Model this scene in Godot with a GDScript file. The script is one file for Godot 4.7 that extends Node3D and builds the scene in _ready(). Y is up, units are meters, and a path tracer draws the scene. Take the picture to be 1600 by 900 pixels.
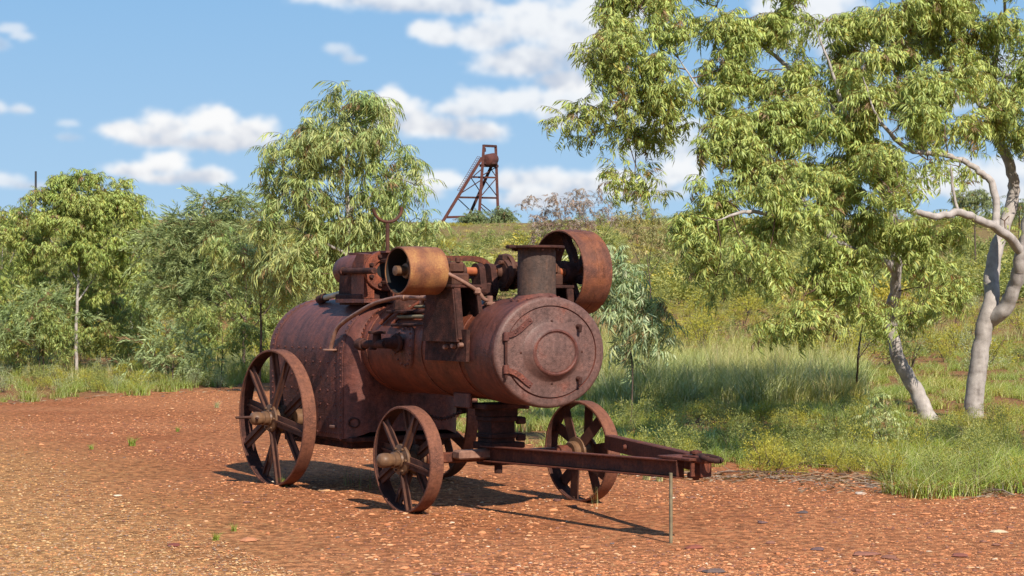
extends Node3D
# A rusted portable steam engine on red soil, gum trees, scrub and a mine headframe beyond.

const PHOTO_F := 3000.0
var rng := RandomNumberGenerator.new()
var M := {}
var used := {}

# ------------------------------------------------------------------ mesh builder
class MB:
	var v := PackedVector3Array()
	var n := PackedVector3Array()
	var c := PackedColorArray()
	var t := Transform3D()
	var col := Color(1, 1, 1)
	func tri(a: Vector3, b: Vector3, d: Vector3, na: Vector3, nb: Vector3, nd: Vector3) -> void:
		a = t * a; b = t * b; d = t * d
		na = (t.basis * na).normalized(); nb = (t.basis * nb).normalized(); nd = (t.basis * nd).normalized()
		v.push_back(a); n.push_back(na)
		if (b - a).cross(d - a).dot(na + nb + nd) > 0.0:
			v.push_back(d); v.push_back(b); n.push_back(nd); n.push_back(nb)
		else:
			v.push_back(b); v.push_back(d); n.push_back(nb); n.push_back(nd)
		c.push_back(col); c.push_back(col); c.push_back(col)
	func face(a: Vector3, b: Vector3, d: Vector3, e: Vector3, nn: Vector3) -> void:
		tri(a, b, d, nn, nn, nn); tri(a, d, e, nn, nn, nn)
	func box(ctr: Vector3, size: Vector3, bev := 0.004) -> void:
		var h := size / 2.0
		var b: float = minf(bev, minf(h.x, minf(h.y, h.z)) * 0.6)
		var k := h - Vector3(b, b, b)
		for ax in 3:
			for s in [-1.0, 1.0]:
				var nn := Vector3(); nn[ax] = s
				var u := (ax + 1) % 3
				var w := (ax + 2) % 3
				var p := []
				for q in [[-1, -1], [1, -1], [1, 1], [-1, 1]]:
					var o := Vector3(); o[ax] = s * h[ax]; o[u] = q[0] * k[u]; o[w] = q[1] * k[w]
					p.append(ctr + o)
				face(p[0], p[1], p[2], p[3], nn)
		for ax in 3:
			var u := (ax + 1) % 3
			var w := (ax + 2) % 3
			for su in [-1.0, 1.0]:
				for sw in [-1.0, 1.0]:
					var nn := Vector3(); nn[u] = su; nn[w] = sw
					var p := []
					for q in [[-1, 0], [1, 0], [1, 1], [-1, 1]]:
						var o := Vector3(); o[ax] = q[0] * k[ax]
						o[u] = su * (h[u] if q[1] == 0 else k[u]); o[w] = sw * (k[w] if q[1] == 0 else h[w])
						p.append(ctr + o)
					face(p[0], p[1], p[2], p[3], nn.normalized())
		for sx in [-1.0, 1.0]:
			for sy in [-1.0, 1.0]:
				for sz in [-1.0, 1.0]:
					var s := Vector3(sx, sy, sz)
					var a := ctr + s * Vector3(h.x, k.y, k.z)
					var d := ctr + s * Vector3(k.x, h.y, k.z)
					var e := ctr + s * Vector3(k.x, k.y, h.z)
					var nn := s.normalized()
					tri(a, d, e, nn, nn, nn)
	# profile of (radius, along y), outside when y rises
	func lathe(prof: Array, seg := 32, smooth_deg := 38.0, from := 0.0, to := TAU, wob := 0.0) -> void:
		var m := prof.size() - 1
		var sn := []
		for i in m:
			var d: Vector2 = prof[i + 1] - prof[i]
			sn.append(Vector2(d.y, -d.x).normalized())
		for i in m:
			var n0: Vector2 = sn[i]
			var n1: Vector2 = sn[i]
			var closed: bool = prof[0].is_equal_approx(prof[m])
			var pi: int = i - 1 if i > 0 else (m - 1 if closed else -1)
			var ni: int = i + 1 if i < m - 1 else (0 if closed else -1)
			if pi >= 0 and absf(n0.angle_to(sn[pi])) < deg_to_rad(smooth_deg): n0 = (n0 + sn[pi]).normalized()
			if ni >= 0 and absf(n1.angle_to(sn[ni])) < deg_to_rad(smooth_deg): n1 = (n1 + sn[ni]).normalized()
			var A: Vector2 = prof[i]
			var B: Vector2 = prof[i + 1]
			for k in seg:
				var f0 := from + (to - from) * k / seg
				var f1 := from + (to - from) * (k + 1) / seg
				var d0 := Vector3(cos(f0), 0, sin(f0)) * (1.0 + wob * sin(f0 * 3.0 + 0.7) + wob * 0.6 * sin(f0 * 5.0))
				var d1 := Vector3(cos(f1), 0, sin(f1)) * (1.0 + wob * sin(f1 * 3.0 + 0.7) + wob * 0.6 * sin(f1 * 5.0))
				var a := d0 * A.x + Vector3(0, A.y, 0)
				var b := d1 * A.x + Vector3(0, A.y, 0)
				var e := d0 * B.x + Vector3(0, B.y, 0)
				var g := d1 * B.x + Vector3(0, B.y, 0)
				var na := d0 * n0.x + Vector3(0, n0.y, 0)
				var nb := d1 * n0.x + Vector3(0, n0.y, 0)
				var ne := d0 * n1.x + Vector3(0, n1.y, 0)
				var ng := d1 * n1.x + Vector3(0, n1.y, 0)
				if A.x > 1e-5: tri(a, b, g, na, nb, ng)
				if B.x > 1e-5: tri(a, g, e, na, ng, ne)
	func cyl(a: Vector3, b: Vector3, r0: float, r1 := -1.0, seg := 16, bev := 0.004) -> void:
		if r1 < 0.0: r1 = r0
		var keep := t
		var d := b - a
		var L := d.length()
		t = t * Transform3D(MB.basis_y(d), a)
		bev = minf(bev, minf(r0, r1) * 0.5)
		lathe([Vector2(0, 0), Vector2(r0 - bev, 0), Vector2(r0, bev), Vector2(r1, L - bev), Vector2(r1 - bev, L), Vector2(0, L)], seg, 30.0)
		t = keep
	static func basis_y(d: Vector3) -> Basis:
		var y := d.normalized()
		var x := y.cross(Vector3(0, 0, 1) if absf(y.z) < 0.9 else Vector3(1, 0, 0)).normalized()
		return Basis(x, y, x.cross(y))
	func tube(path: Array, radii: Array, sides := 8, caps := true) -> void:
		var m := path.size()
		var d0: Vector3 = (path[1] - path[0]).normalized()
		var up := MB.basis_y(d0)
		var x := up.x
		var rings := []
		var norms := []
		for i in m:
			var d: Vector3 = ((path[mini(i + 1, m - 1)] - path[maxi(i - 1, 0)]) as Vector3).normalized()
			x = (x - d * x.dot(d)).normalized()
			var z := x.cross(d)
			var r: float = radii[mini(i, radii.size() - 1)]
			var ring := []
			var nr := []
			for k in sides:
				var a := TAU * k / sides
				var o := x * cos(a) + z * sin(a)
				ring.append(path[i] + o * r); nr.append(o)
			rings.append(ring); norms.append(nr)
		for i in m - 1:
			for k in sides:
				var l := (k + 1) % sides
				tri(rings[i][k], rings[i][l], rings[i + 1][l], norms[i][k], norms[i][l], norms[i + 1][l])
				tri(rings[i][k], rings[i + 1][l], rings[i + 1][k], norms[i][k], norms[i + 1][l], norms[i + 1][k])
		if caps:
			for e in [0, m - 1]:
				var nn: Vector3 = -d0 if e == 0 else ((path[m - 1] - path[m - 2]) as Vector3).normalized()
				for k in range(1, sides - 1):
					tri(rings[e][0], rings[e][k], rings[e][k + 1], nn, nn, nn)
	# polygon in xy, thickness along z about the middle
	func prism(poly: Array, depth: float) -> void:
		var pp := PackedVector2Array(poly)
		var idx := Geometry2D.triangulate_polygon(pp)
		var h := depth / 2.0
		for s in [-1.0, 1.0]:
			for i in range(0, idx.size(), 3):
				var nn := Vector3(0, 0, s)
				tri(Vector3(pp[idx[i]].x, pp[idx[i]].y, s * h), Vector3(pp[idx[i + 1]].x, pp[idx[i + 1]].y, s * h), Vector3(pp[idx[i + 2]].x, pp[idx[i + 2]].y, s * h), nn, nn, nn)
		var sg := -1.0 if Geometry2D.is_polygon_clockwise(pp) else 1.0
		for i in pp.size():
			var a := pp[i]
			var b := pp[(i + 1) % pp.size()]
			var d := b - a
			var nn := Vector3(d.y, -d.x, 0).normalized() * sg
			face(Vector3(a.x, a.y, -h), Vector3(b.x, b.y, -h), Vector3(b.x, b.y, h), Vector3(a.x, a.y, h), nn)
	# flat bar that follows a path, w across (along side), th thick
	func strap(path: Array, side: Vector3, w: float, th: float) -> void:
		var m := path.size()
		var L := []
		for i in m:
			var d: Vector3 = ((path[mini(i + 1, m - 1)] - path[maxi(i - 1, 0)]) as Vector3).normalized()
			var o := side.cross(d).normalized()
			L.append([path[i] + side * w / 2 + o * th / 2, path[i] - side * w / 2 + o * th / 2, path[i] - side * w / 2 - o * th / 2, path[i] + side * w / 2 - o * th / 2, o, d])
		for i in m - 1:
			var a: Array = L[i]
			var b: Array = L[i + 1]
			var nn := [a[4], -side, -a[4], side]
			var nb := [b[4], -side, -b[4], side]
			for k in 4:
				var l := (k + 1) % 4
				tri(a[k], a[l], b[l], nn[k], nn[k], nb[k]); tri(a[k], b[l], b[k], nn[k], nb[k], nb[k])
		for e in [0, m - 1]:
			var a: Array = L[e]
			face(a[0], a[1], a[2], a[3], -a[5] if e == 0 else a[5])
	func rivet(p: Vector3, nn: Vector3, r: float) -> void:
		var keep := t
		t = t * Transform3D(MB.basis_y(nn), p - nn.normalized() * 0.002)
		lathe([Vector2(r, 0), Vector2(r * 0.8, r * 0.45), Vector2(0, r * 0.7)], 6, 80.0)
		t = keep
	func mesh(colors := false) -> ArrayMesh:
		var a := []
		a.resize(Mesh.ARRAY_MAX)
		a[Mesh.ARRAY_VERTEX] = v; a[Mesh.ARRAY_NORMAL] = n
		if colors: a[Mesh.ARRAY_COLOR] = c
		var m := ArrayMesh.new()
		m.add_surface_from_arrays(Mesh.PRIMITIVE_TRIANGLES, a)
		return m

# ------------------------------------------------------------------ naming
func numbered(called: String) -> String:
	if not used.has(called):
		used[called] = 0
		return called
	used[called] += 1
	return "%s_%03d" % [called, used[called]]

func tag(o: Node, label: String, category: String, group := "", kind := "") -> Node:
	if label: o.set_meta("label", label)
	if category: o.set_meta("category", category)
	if group: o.set_meta("group", group)
	if kind: o.set_meta("kind", kind)
	return o

func part_name(parent: Node, called: String) -> String:
	var k := 0
	var nm := called
	while parent.has_node(NodePath(nm)):
		k += 1
		nm = "%s_%03d" % [called, k]
	return nm

func put(mesh: Mesh, called: String, mat: Material, parent: Node = self) -> MeshInstance3D:
	var o := MeshInstance3D.new()
	o.name = numbered(called) if parent == self else part_name(parent, called)
	o.mesh = mesh
	o.material_override = mat
	parent.add_child(o, true)
	return o

func obj(mb: MB, called: String, mat: Material, parent: Node = self, colors := false) -> MeshInstance3D:
	return put(mb.mesh(colors), called, mat, parent)

func thing(called: String, label: String, category: String, at := Vector3.ZERO, turn := 0.0, group := "") -> Node3D:
	var o := Node3D.new()
	o.name = numbered(called)
	add_child(o, true)
	o.position = at
	o.rotation.y = turn
	tag(o, label, category, group)
	return o

func copy(src: Node3D, label := "", group := "") -> Node3D:
	var o: Node3D = src.duplicate()
	var base: String = src.name
	if base.length() > 4 and base[base.length() - 4] == "_" and base.substr(base.length() - 3).is_valid_int():
		base = base.substr(0, base.length() - 4)
	o.name = numbered(base)
	add_child(o, true)
	if label: o.set_meta("label", label)
	if group: o.set_meta("group", group)
	return o

# ------------------------------------------------------------------ textures
func noise_bytes(seed_: int, freq: float, w: int, h: int, oct := 4, type := FastNoiseLite.TYPE_SIMPLEX_SMOOTH) -> PackedByteArray:
	var f := FastNoiseLite.new()
	f.seed = seed_; f.frequency = freq; f.noise_type = type; f.fractal_octaves = oct
	if type == FastNoiseLite.TYPE_CELLULAR:
		f.fractal_type = FastNoiseLite.FRACTAL_NONE
		f.cellular_return_type = FastNoiseLite.RETURN_DISTANCE
	return f.get_seamless_image(w, h, false, false, 0.15, true).get_data()

func noise_tex(seed_: int, freq: float, w: int, oct := 4) -> ImageTexture:
	return ImageTexture.create_from_image(Image.create_from_data(w, w, false, Image.FORMAT_L8, noise_bytes(seed_, freq, w, w, oct)))

# stops: Array of [pos, Color(srgb)]; the value mixes a coarse, a streaky and a fine noise
func rust_tex(seed_: int, stops: Array, coarse := 0.55, streak := 0.25, fine := 0.35, w := 512) -> ImageTexture:
	var a := noise_bytes(seed_, 0.006, w, w, 5)
	var b := noise_bytes(seed_ + 1, 0.02, w, w, 4)
	var d := noise_bytes(seed_ + 2, 0.12, w, w, 3)
	var g := Gradient.new()
	g.offsets = PackedFloat32Array(stops.map(func(s): return s[0]))
	g.colors = PackedColorArray(stops.map(func(s): return s[1]))
	var lut := PackedByteArray()
	for i in 256:
		var q := g.sample(i / 255.0)
		lut.append_array([int(q.r * 255), int(q.g * 255), int(q.b * 255)])
	var out := PackedByteArray()
	out.resize(w * w * 3)
	var tot := coarse + streak + fine
	for y in w:
		for x in w:
			var i := y * w + x
			var st := b[((y / 6) % w) * w + x]
			var val := (coarse * a[i] + streak * st + fine * d[i]) / tot
			var k := clampi(int((val - 128.0) * 1.35 + 128.0), 0, 255) * 3
			out[i * 3] = lut[k]; out[i * 3 + 1] = lut[k + 1]; out[i * 3 + 2] = lut[k + 2]
	return ImageTexture.create_from_image(Image.create_from_data(w, w, false, Image.FORMAT_RGB8, out))

func mat(tex: Texture2D, scale: float, rough: float, bump: Texture2D = null, bump_cm := 0.3, world := false, streaks: Texture2D = null) -> StandardMaterial3D:
	var m := StandardMaterial3D.new()
	m.albedo_texture = tex
	m.albedo_color = Color(0.985, 0.985, 0.985) if streaks else Color(0.87, 0.87, 0.87)
	m.uv1_triplanar = true
	m.uv1_world_triplanar = world
	m.uv1_scale = Vector3(scale, scale, scale)
	m.roughness = rough
	m.metallic_specular = 0.35
	if streaks:
		m.detail_enabled = true
		m.detail_blend_mode = BaseMaterial3D.BLEND_MODE_MUL
		m.detail_albedo = streaks
		m.detail_uv_layer = BaseMaterial3D.DETAIL_UV_2
		m.uv2_triplanar = true
		m.uv2_scale = Vector3(0.8, 0.8, 0.8) * scale
	if bump:
		m.heightmap_enabled = true
		m.heightmap_texture = bump
		m.heightmap_scale = bump_cm
	return m

# flaking scale: pale and dark flecks, and dark runs, as a tint to multiply with
func scale_tex(seed_: int) -> ImageTexture:
	var w := 512
	var a := noise_bytes(seed_, 0.035, w, w, 5)
	var b := noise_bytes(seed_ + 1, 0.16, w, w, 2)
	var d := noise_bytes(seed_ + 2, 0.03, w, w, 3)
	var out := PackedByteArray()
	out.resize(w * w * 4)
	for y in w:
		for x in w:
			var i := y * w + x
			var f := 1.0
			if a[i] > 150: f -= minf((a[i] - 150) / 260.0, 0.12)
			if a[i] < 88: f += minf((88 - a[i]) / 220.0, 0.12)
			f += (b[i] - 128) / 800.0
			var r := d[((y / 9) % w) * w + x]
			if r > 160: f -= (r - 160) / 520.0
			var k := clampi(int(f * 218), 0, 255)
			out[i * 4] = clampi(int(k * 1.02), 0, 255); out[i * 4 + 1] = k; out[i * 4 + 2] = k; out[i * 4 + 3] = 255
	return ImageTexture.create_from_image(Image.create_from_data(w, w, false, Image.FORMAT_RGBA8, out))

func flat(c: Color, rough := 0.8) -> StandardMaterial3D:
	var m := StandardMaterial3D.new()
	m.albedo_color = c
	m.roughness = rough
	return m

func leafy(back := 0.35, rough := 0.5) -> StandardMaterial3D:
	var m := StandardMaterial3D.new()
	m.vertex_color_use_as_albedo = true
	m.roughness = rough
	m.metallic_specular = 0.4
	m.backlight_enabled = back > 0
	m.backlight = Color(back, back, back * 0.55).linear_to_srgb()
	m.cull_mode = BaseMaterial3D.CULL_DISABLED
	return m

func make_materials() -> void:
	var pit := noise_tex(5, 0.09, 512, 4)
	var run := scale_tex(700)
	var S := func(r, g, b): return Color(r / 255.0, g / 255.0, b / 255.0)
	# sheet rust: purple brown, orange scabs
	M.body = mat(rust_tex(11, [[0.0, S.call(66, 45, 42)], [0.35, S.call(101, 66, 60)], [0.6, S.call(120, 75, 65)], [0.8, S.call(134, 79, 62)], [1.0, S.call(150, 94, 70)]]), 1.3, 0.52, pit, 0.24, false, run)
	M.barrel = mat(rust_tex(21, [[0.0, S.call(68, 43, 38)], [0.35, S.call(114, 66, 51)], [0.65, S.call(140, 77, 55)], [1.0, S.call(162, 94, 62)]]), 1.2, 0.52, pit, 0.24, false, run)
	M.face = mat(rust_tex(31, [[0.0, S.call(92, 73, 69)], [0.4, S.call(112, 87, 81)], [0.65, S.call(122, 94, 87)], [0.85, S.call(126, 86, 76)], [1.0, S.call(136, 78, 62)]], 0.65, 0.2, 0.35), 1.6, 0.5, pit, 0.24, false, run)
	M.tyre = mat(rust_tex(41, [[0.0, S.call(84, 58, 50)], [0.4, S.call(124, 82, 66)], [0.65, S.call(138, 90, 68)], [1.0, S.call(166, 112, 80)]], 0.4, 0.15, 0.6), 2.0, 0.75, pit, 0.40, false, run)
	M.spoke = mat(rust_tex(51, [[0.0, S.call(52, 36, 33)], [0.5, S.call(86, 56, 46)], [1.0, S.call(124, 80, 58)]]), 2.0, 0.7, pit, 0.15)
	M.drum = mat(rust_tex(61, [[0.0, S.call(84, 56, 46)], [0.3, S.call(122, 80, 61)], [0.5, S.call(146, 95, 66)], [0.68, S.call(172, 124, 78)], [1.0, S.call(200, 160, 98)]], 0.8, 0.2, 0.3), 1.0, 0.62, pit, 0.12)
	M.fly = mat(rust_tex(71, [[0.0, S.call(78, 54, 48)], [0.4, S.call(112, 74, 61)], [0.65, S.call(134, 84, 60)], [1.0, S.call(162, 102, 64)]], 0.8, 0.15, 0.35), 1.3, 0.65, pit, 0.24, false, run)
	M.hub = mat(rust_tex(81, [[0.0, S.call(76, 58, 48)], [0.5, S.call(118, 88, 66)], [1.0, S.call(152, 116, 84)]]), 3.0, 0.45, pit, 0.1)
	M.shaft = mat(rust_tex(91, [[0.0, S.call(118, 62, 42)], [0.5, S.call(176, 98, 62)], [1.0, S.call(206, 124, 78)]]), 3.0, 0.6)
	M.stack = mat(rust_tex(101, [[0.0, S.call(58, 50, 47)], [0.45, S.call(86, 73, 67)], [0.7, S.call(100, 80, 70)], [1.0, S.call(122, 82, 60)]], 0.4, 0.6, 0.3), 2.2, 0.72, pit, 0.24, false, run)
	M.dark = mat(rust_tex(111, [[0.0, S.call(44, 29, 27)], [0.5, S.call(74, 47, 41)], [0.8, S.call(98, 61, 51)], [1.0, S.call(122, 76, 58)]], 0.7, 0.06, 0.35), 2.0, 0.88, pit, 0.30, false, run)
	M.beam = mat(rust_tex(121, [[0.0, S.call(70, 44, 38)], [0.5, S.call(108, 62, 47)], [0.8, S.call(134, 76, 52)], [1.0, S.call(160, 98, 62)]], 0.5, 0.4, 0.35), 2.0, 0.6, pit, 0.24, false, run)
	M.pipe = mat(rust_tex(131, [[0.0, S.call(104, 76, 66)], [0.5, S.call(150, 112, 96)], [1.0, S.call(184, 150, 130)]]), 3.0, 0.5)
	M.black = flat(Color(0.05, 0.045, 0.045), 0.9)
	M.white_pipe = mat(rust_tex(141, [[0.0, S.call(150, 140, 112)], [0.5, S.call(206, 198, 172)], [1.0, S.call(226, 220, 200)]]), 3.0, 0.6)
	M.stake = mat(rust_tex(151, [[0.0, S.call(96, 88, 70)], [0.5, S.call(134, 124, 100)], [1.0, S.call(160, 146, 116)]]), 3.0, 0.8)
	M.mine = mat(rust_tex(161, [[0.0, S.call(70, 44, 42)], [0.5, S.call(98, 60, 54)], [1.0, S.call(124, 76, 66)]]), 0.4, 0.8)
	M.mine_dark = mat(rust_tex(171, [[0.0, S.call(50, 34, 34)], [0.5, S.call(76, 50, 48)], [1.0, S.call(104, 62, 54)]]), 0.4, 0.8)
	M.bark = mat(rust_tex(181, [[0.0, S.call(92, 84, 80)], [0.25, S.call(140, 132, 128)], [0.45, S.call(178, 170, 165)], [0.62, S.call(190, 182, 178)], [0.8, S.call(216, 208, 202)], [1.0, S.call(232, 226, 220)]], 0.6, 0.2, 0.5), 1.8, 0.8, pit, 0.5)
	M.twig = flat(Color(0.36, 0.27, 0.22), 0.9)
	M.darkbark = mat(rust_tex(191, [[0.0, S.call(52, 44, 40)], [0.5, S.call(92, 78, 70)], [1.0, S.call(140, 122, 110)]]), 2.0, 0.9)
	M.leaf = leafy(0.7, 0.42)
	M.grass = leafy(0.5, 0.7)
	M.stone = StandardMaterial3D.new()
	M.stone.vertex_color_use_as_albedo = true
	M.stone.roughness = 0.9
	M.soil = soil_material()

func soil_material() -> StandardMaterial3D:
	var w := 1024
	var a := noise_bytes(301, 0.012, w, w, 5)
	var b := noise_bytes(302, 0.15, w, w, 3)
	var r := func(seed_: int, fq: float, ret: int) -> PackedByteArray:
		var f := FastNoiseLite.new()
		f.seed = seed_; f.frequency = fq; f.noise_type = FastNoiseLite.TYPE_CELLULAR; f.fractal_type = FastNoiseLite.FRACTAL_NONE
		f.cellular_return_type = ret
		f.cellular_jitter = 0.9
		return f.get_seamless_image(w, w, false, false, 0.1, true).get_data()
	var d1: PackedByteArray = r.call(303, 0.035, FastNoiseLite.RETURN_DISTANCE)
	var v1: PackedByteArray = r.call(303, 0.035, FastNoiseLite.RETURN_CELL_VALUE)
	var d2: PackedByteArray = r.call(304, 0.09, FastNoiseLite.RETURN_DISTANCE)
	var v2: PackedByteArray = r.call(304, 0.09, FastNoiseLite.RETURN_CELL_VALUE)
	var out := PackedByteArray()
	out.resize(w * w * 3)
	var hgt := PackedByteArray()
	hgt.resize(w * w)
	for i in w * w:
		var l := 0.78 + (a[i] - 128) * 0.0022 + (b[i] - 128) * 0.0016
		var cr := l; var cg := l; var cb := l
		var h := 70.0 + (b[i] - 128) * 0.25 + (a[i] - 128) * 0.15
		if v2[i] > 120 and d2[i] < 95:
			var k := (v2[i] - 120) / 135.0
			l *= 0.72 + k * 0.55
			cr = l * 1.02; cg = l * (1.0 + 0.10 * k); cb = l * (1.0 + 0.16 * k)
			h += 45
		if v1[i] > 165 and d1[i] < 100:
			var k := (v1[i] - 165) / 90.0
			l = 0.62 + k * 0.36
			cr = l * 1.02; cg = l * (1.0 + 0.22 * k); cb = l * (1.0 + 0.35 * k)
			h += 80
		out[i * 3] = clampi(int(cr * 255), 0, 255); out[i * 3 + 1] = clampi(int(cg * 255), 0, 255); out[i * 3 + 2] = clampi(int(cb * 255), 0, 255)
		hgt[i] = clampi(int(h), 0, 255)
	var m := StandardMaterial3D.new()
	m.albedo_texture = ImageTexture.create_from_image(Image.create_from_data(w, w, false, Image.FORMAT_RGB8, out))
	m.vertex_color_use_as_albedo = true
	m.uv1_triplanar = true
	m.uv1_world_triplanar = true
	m.uv1_scale = Vector3(0.55, 0.55, 0.55)
	m.roughness = 0.95
	m.metallic_specular = 0.2
	m.heightmap_enabled = true
	m.heightmap_texture = ImageTexture.create_from_image(Image.create_from_data(w, w, false, Image.FORMAT_L8, hgt))
	m.heightmap_scale = 1.4
	return m

# ------------------------------------------------------------------ the engine
func wheel(root: Node3D, ctr: Vector3, outward: float, R: float, w: float, spokes: int, hub_r: float, cap_out: float) -> void:
	# the wheel's axle is along y of its mesh, y points outward
	var W := MB.new()
	var th := 0.02
	W.lathe([Vector2(R - th, -w / 2), Vector2(R - 0.006, -w / 2), Vector2(R, -w / 2 + 0.006), Vector2(R + 0.001, 0.0), Vector2(R, w / 2 - 0.006), Vector2(R - 0.006, w / 2), Vector2(R - th, w / 2), Vector2(R - th - 0.004, 0.0), Vector2(R - th, -w / 2)], 72)
	var o := obj(W, "wheel", M.tyre, root)
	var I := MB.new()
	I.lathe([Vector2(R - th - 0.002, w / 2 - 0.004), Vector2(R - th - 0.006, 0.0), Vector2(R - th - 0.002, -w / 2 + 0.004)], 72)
	obj(I, "rim_inside_shade", M.dark, o)  # inner face coloured darker, standing in for the rim's own shadow
	o.transform = Transform3D(Basis(Vector3(1, 0, 0), Vector3(0, 0, outward), Vector3(0, -outward, 0)), ctr)
	for k in spokes:
		var s := MB.new()
		var a := TAU * (k + 0.25) / spokes
		var side := 1.0 if k % 2 == 0 else -1.0
		var d := Vector3(cos(a), 0, sin(a))
		var p := d.cross(Vector3.UP)
		var y0 := side * 0.045
		var y1 := side * w * 0.22
		# tapered flat bar, broad face across the axle
		var h0 := 0.046 + R * 0.026
		var h1 := 0.022 + R * 0.006
		var tw := 0.011
		var A := d * (hub_r * 0.8) + Vector3(0, y0, 0)
		var B := d * (R - th - 0.002) + Vector3(0, y1, 0)
		s.strap([A, A.lerp(B, 0.5), B], p, 2 * h0 * 0.86, tw)
		s.strap([A + Vector3(0, 0.012, 0), B + Vector3(0, 0.012, 0)], p, 0.016, 0.024)
		s.box(d * (R - th - 0.008) + Vector3(0, y1, 0), Vector3(0.03, 0.02, 0.03), 0.006)
		obj(s, "spoke", M.spoke, o)
	var h := MB.new()
	h.lathe([Vector2(0, -0.11), Vector2(hub_r * 0.62, -0.11), Vector2(hub_r * 0.72, -0.1), Vector2(hub_r * 0.72, -0.062), Vector2(hub_r, -0.058), Vector2(hub_r * 1.02, -0.05), Vector2(hub_r, -0.04), Vector2(hub_r * 0.74, -0.035), Vector2(hub_r * 0.74, 0.035), Vector2(hub_r * 1.0, 0.042), Vector2(hub_r * 1.04, 0.052), Vector2(hub_r * 0.98, 0.064), Vector2(hub_r * 0.6, 0.07), Vector2(hub_r * 0.56, 0.085), Vector2(0, 0.085)], 28)
	for k in 6:
		var a := TAU * k / 6
		h.cyl(Vector3(cos(a) * hub_r * 0.8, 0.06, sin(a) * hub_r * 0.8), Vector3(cos(a) * hub_r * 0.8, 0.08, sin(a) * hub_r * 0.8), 0.012, 0.012, 6, 0.002)
	obj(h, "hub", M.hub, o)
	var c := MB.new()
	var q := hub_r * 0.5
	c.lathe([Vector2(q * 0.94, 0.08), Vector2(q * 1.02, 0.09), Vector2(q * 1.02, 0.12), Vector2(q * 0.86, 0.125), Vector2(q * 0.86, cap_out * 0.62), Vector2(q * 0.96, cap_out * 0.66), Vector2(q * 0.98, cap_out * 0.82), Vector2(q * 0.86, cap_out * 0.93), Vector2(q * 0.55, cap_out * 0.99), Vector2(0, cap_out)], 24, 50.0)
	obj(c, "hub_cap", M.hub, o)

func firebox_section(inset: float) -> Array:
	# outline in (z, y), from bottom near side over the arch to bottom far side
	var hw := 0.5 - inset
	var p := []
	var cy := 1.255
	p.append(Vector2(hw, 0.49 + inset * 0.4))
	for k in 6: p.append(Vector2(hw, lerpf(0.49 + inset * 0.4, cy, (k + 1) / 6.0)))
	for k in range(1, 25):
		var a := PI * k / 24
		p.append(Vector2(hw * cos(a), cy + hw * sin(a)))
	for k in 6: p.append(Vector2(-hw, lerpf(cy, 0.49 + inset * 0.4, (k + 1) / 6.0)))
	return p

func loft(mb: MB, secs: Array) -> void:
	# secs: [x, Array of (z, y)], smooth round and along
	var pts := []
	for s in secs:
		var row := []
		for q in s[1]: row.append(Vector3(s[0], q.y, q.x))
		pts.append(row)
	var nrm := []
	for i in pts.size():
		var row := []
		var m: int = pts[i].size()
		for k in m:
			var du: Vector3 = pts[mini(i + 1, pts.size() - 1)][k] - pts[maxi(i - 1, 0)][k]
			var dv: Vector3 = pts[i][mini(k + 1, m - 1)] - pts[i][maxi(k - 1, 0)]
			row.append(du.cross(dv).normalized() * -1.0)
		nrm.append(row)
	for i in pts.size() - 1:
		for k in pts[i].size() - 1:
			var nn: Vector3 = nrm[i][k]
			var ctr := Vector3(pts[i][k].x, 1.2, 0)
			var f := 1.0 if nn.dot(pts[i][k] - ctr) >= -0.0001 or absf(nn.x) > 0.8 else -1.0
			mb.tri(pts[i][k], pts[i][k + 1], pts[i + 1][k + 1], nrm[i][k] * f, nrm[i][k + 1] * f, nrm[i + 1][k + 1] * f)
			mb.tri(pts[i][k], pts[i + 1][k + 1], pts[i + 1][k], nrm[i][k] * f, nrm[i + 1][k + 1] * f, nrm[i + 1][k] * f)

func along_x(mb: MB, ctr: Vector3) -> void:
	# y of the lathe becomes x of the engine
	mb.t = Transform3D(Basis(Vector3(0, 1, 0), Vector3(1, 0, 0), Vector3(0, 0, 1)), ctr)

func along_z(mb: MB, ctr: Vector3) -> void:
	mb.t = Transform3D(Basis(Vector3(1, 0, 0), Vector3(0, 0, 1), Vector3(0, 1, 0)), ctr)

func curve(pts: Array, n := 6) -> Array:
	var c := Curve3D.new()
	for i in pts.size():
		var d: Vector3 = (pts[mini(i + 1, pts.size() - 1)] - pts[maxi(i - 1, 0)]) / 6.0
		c.add_point(pts[i], -d, d)
	var out := []
	for i in pts.size() - 1:
		for k in n: out.append(c.sample(i, float(k) / n))
	out.append(pts[-1])
	return out

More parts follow.
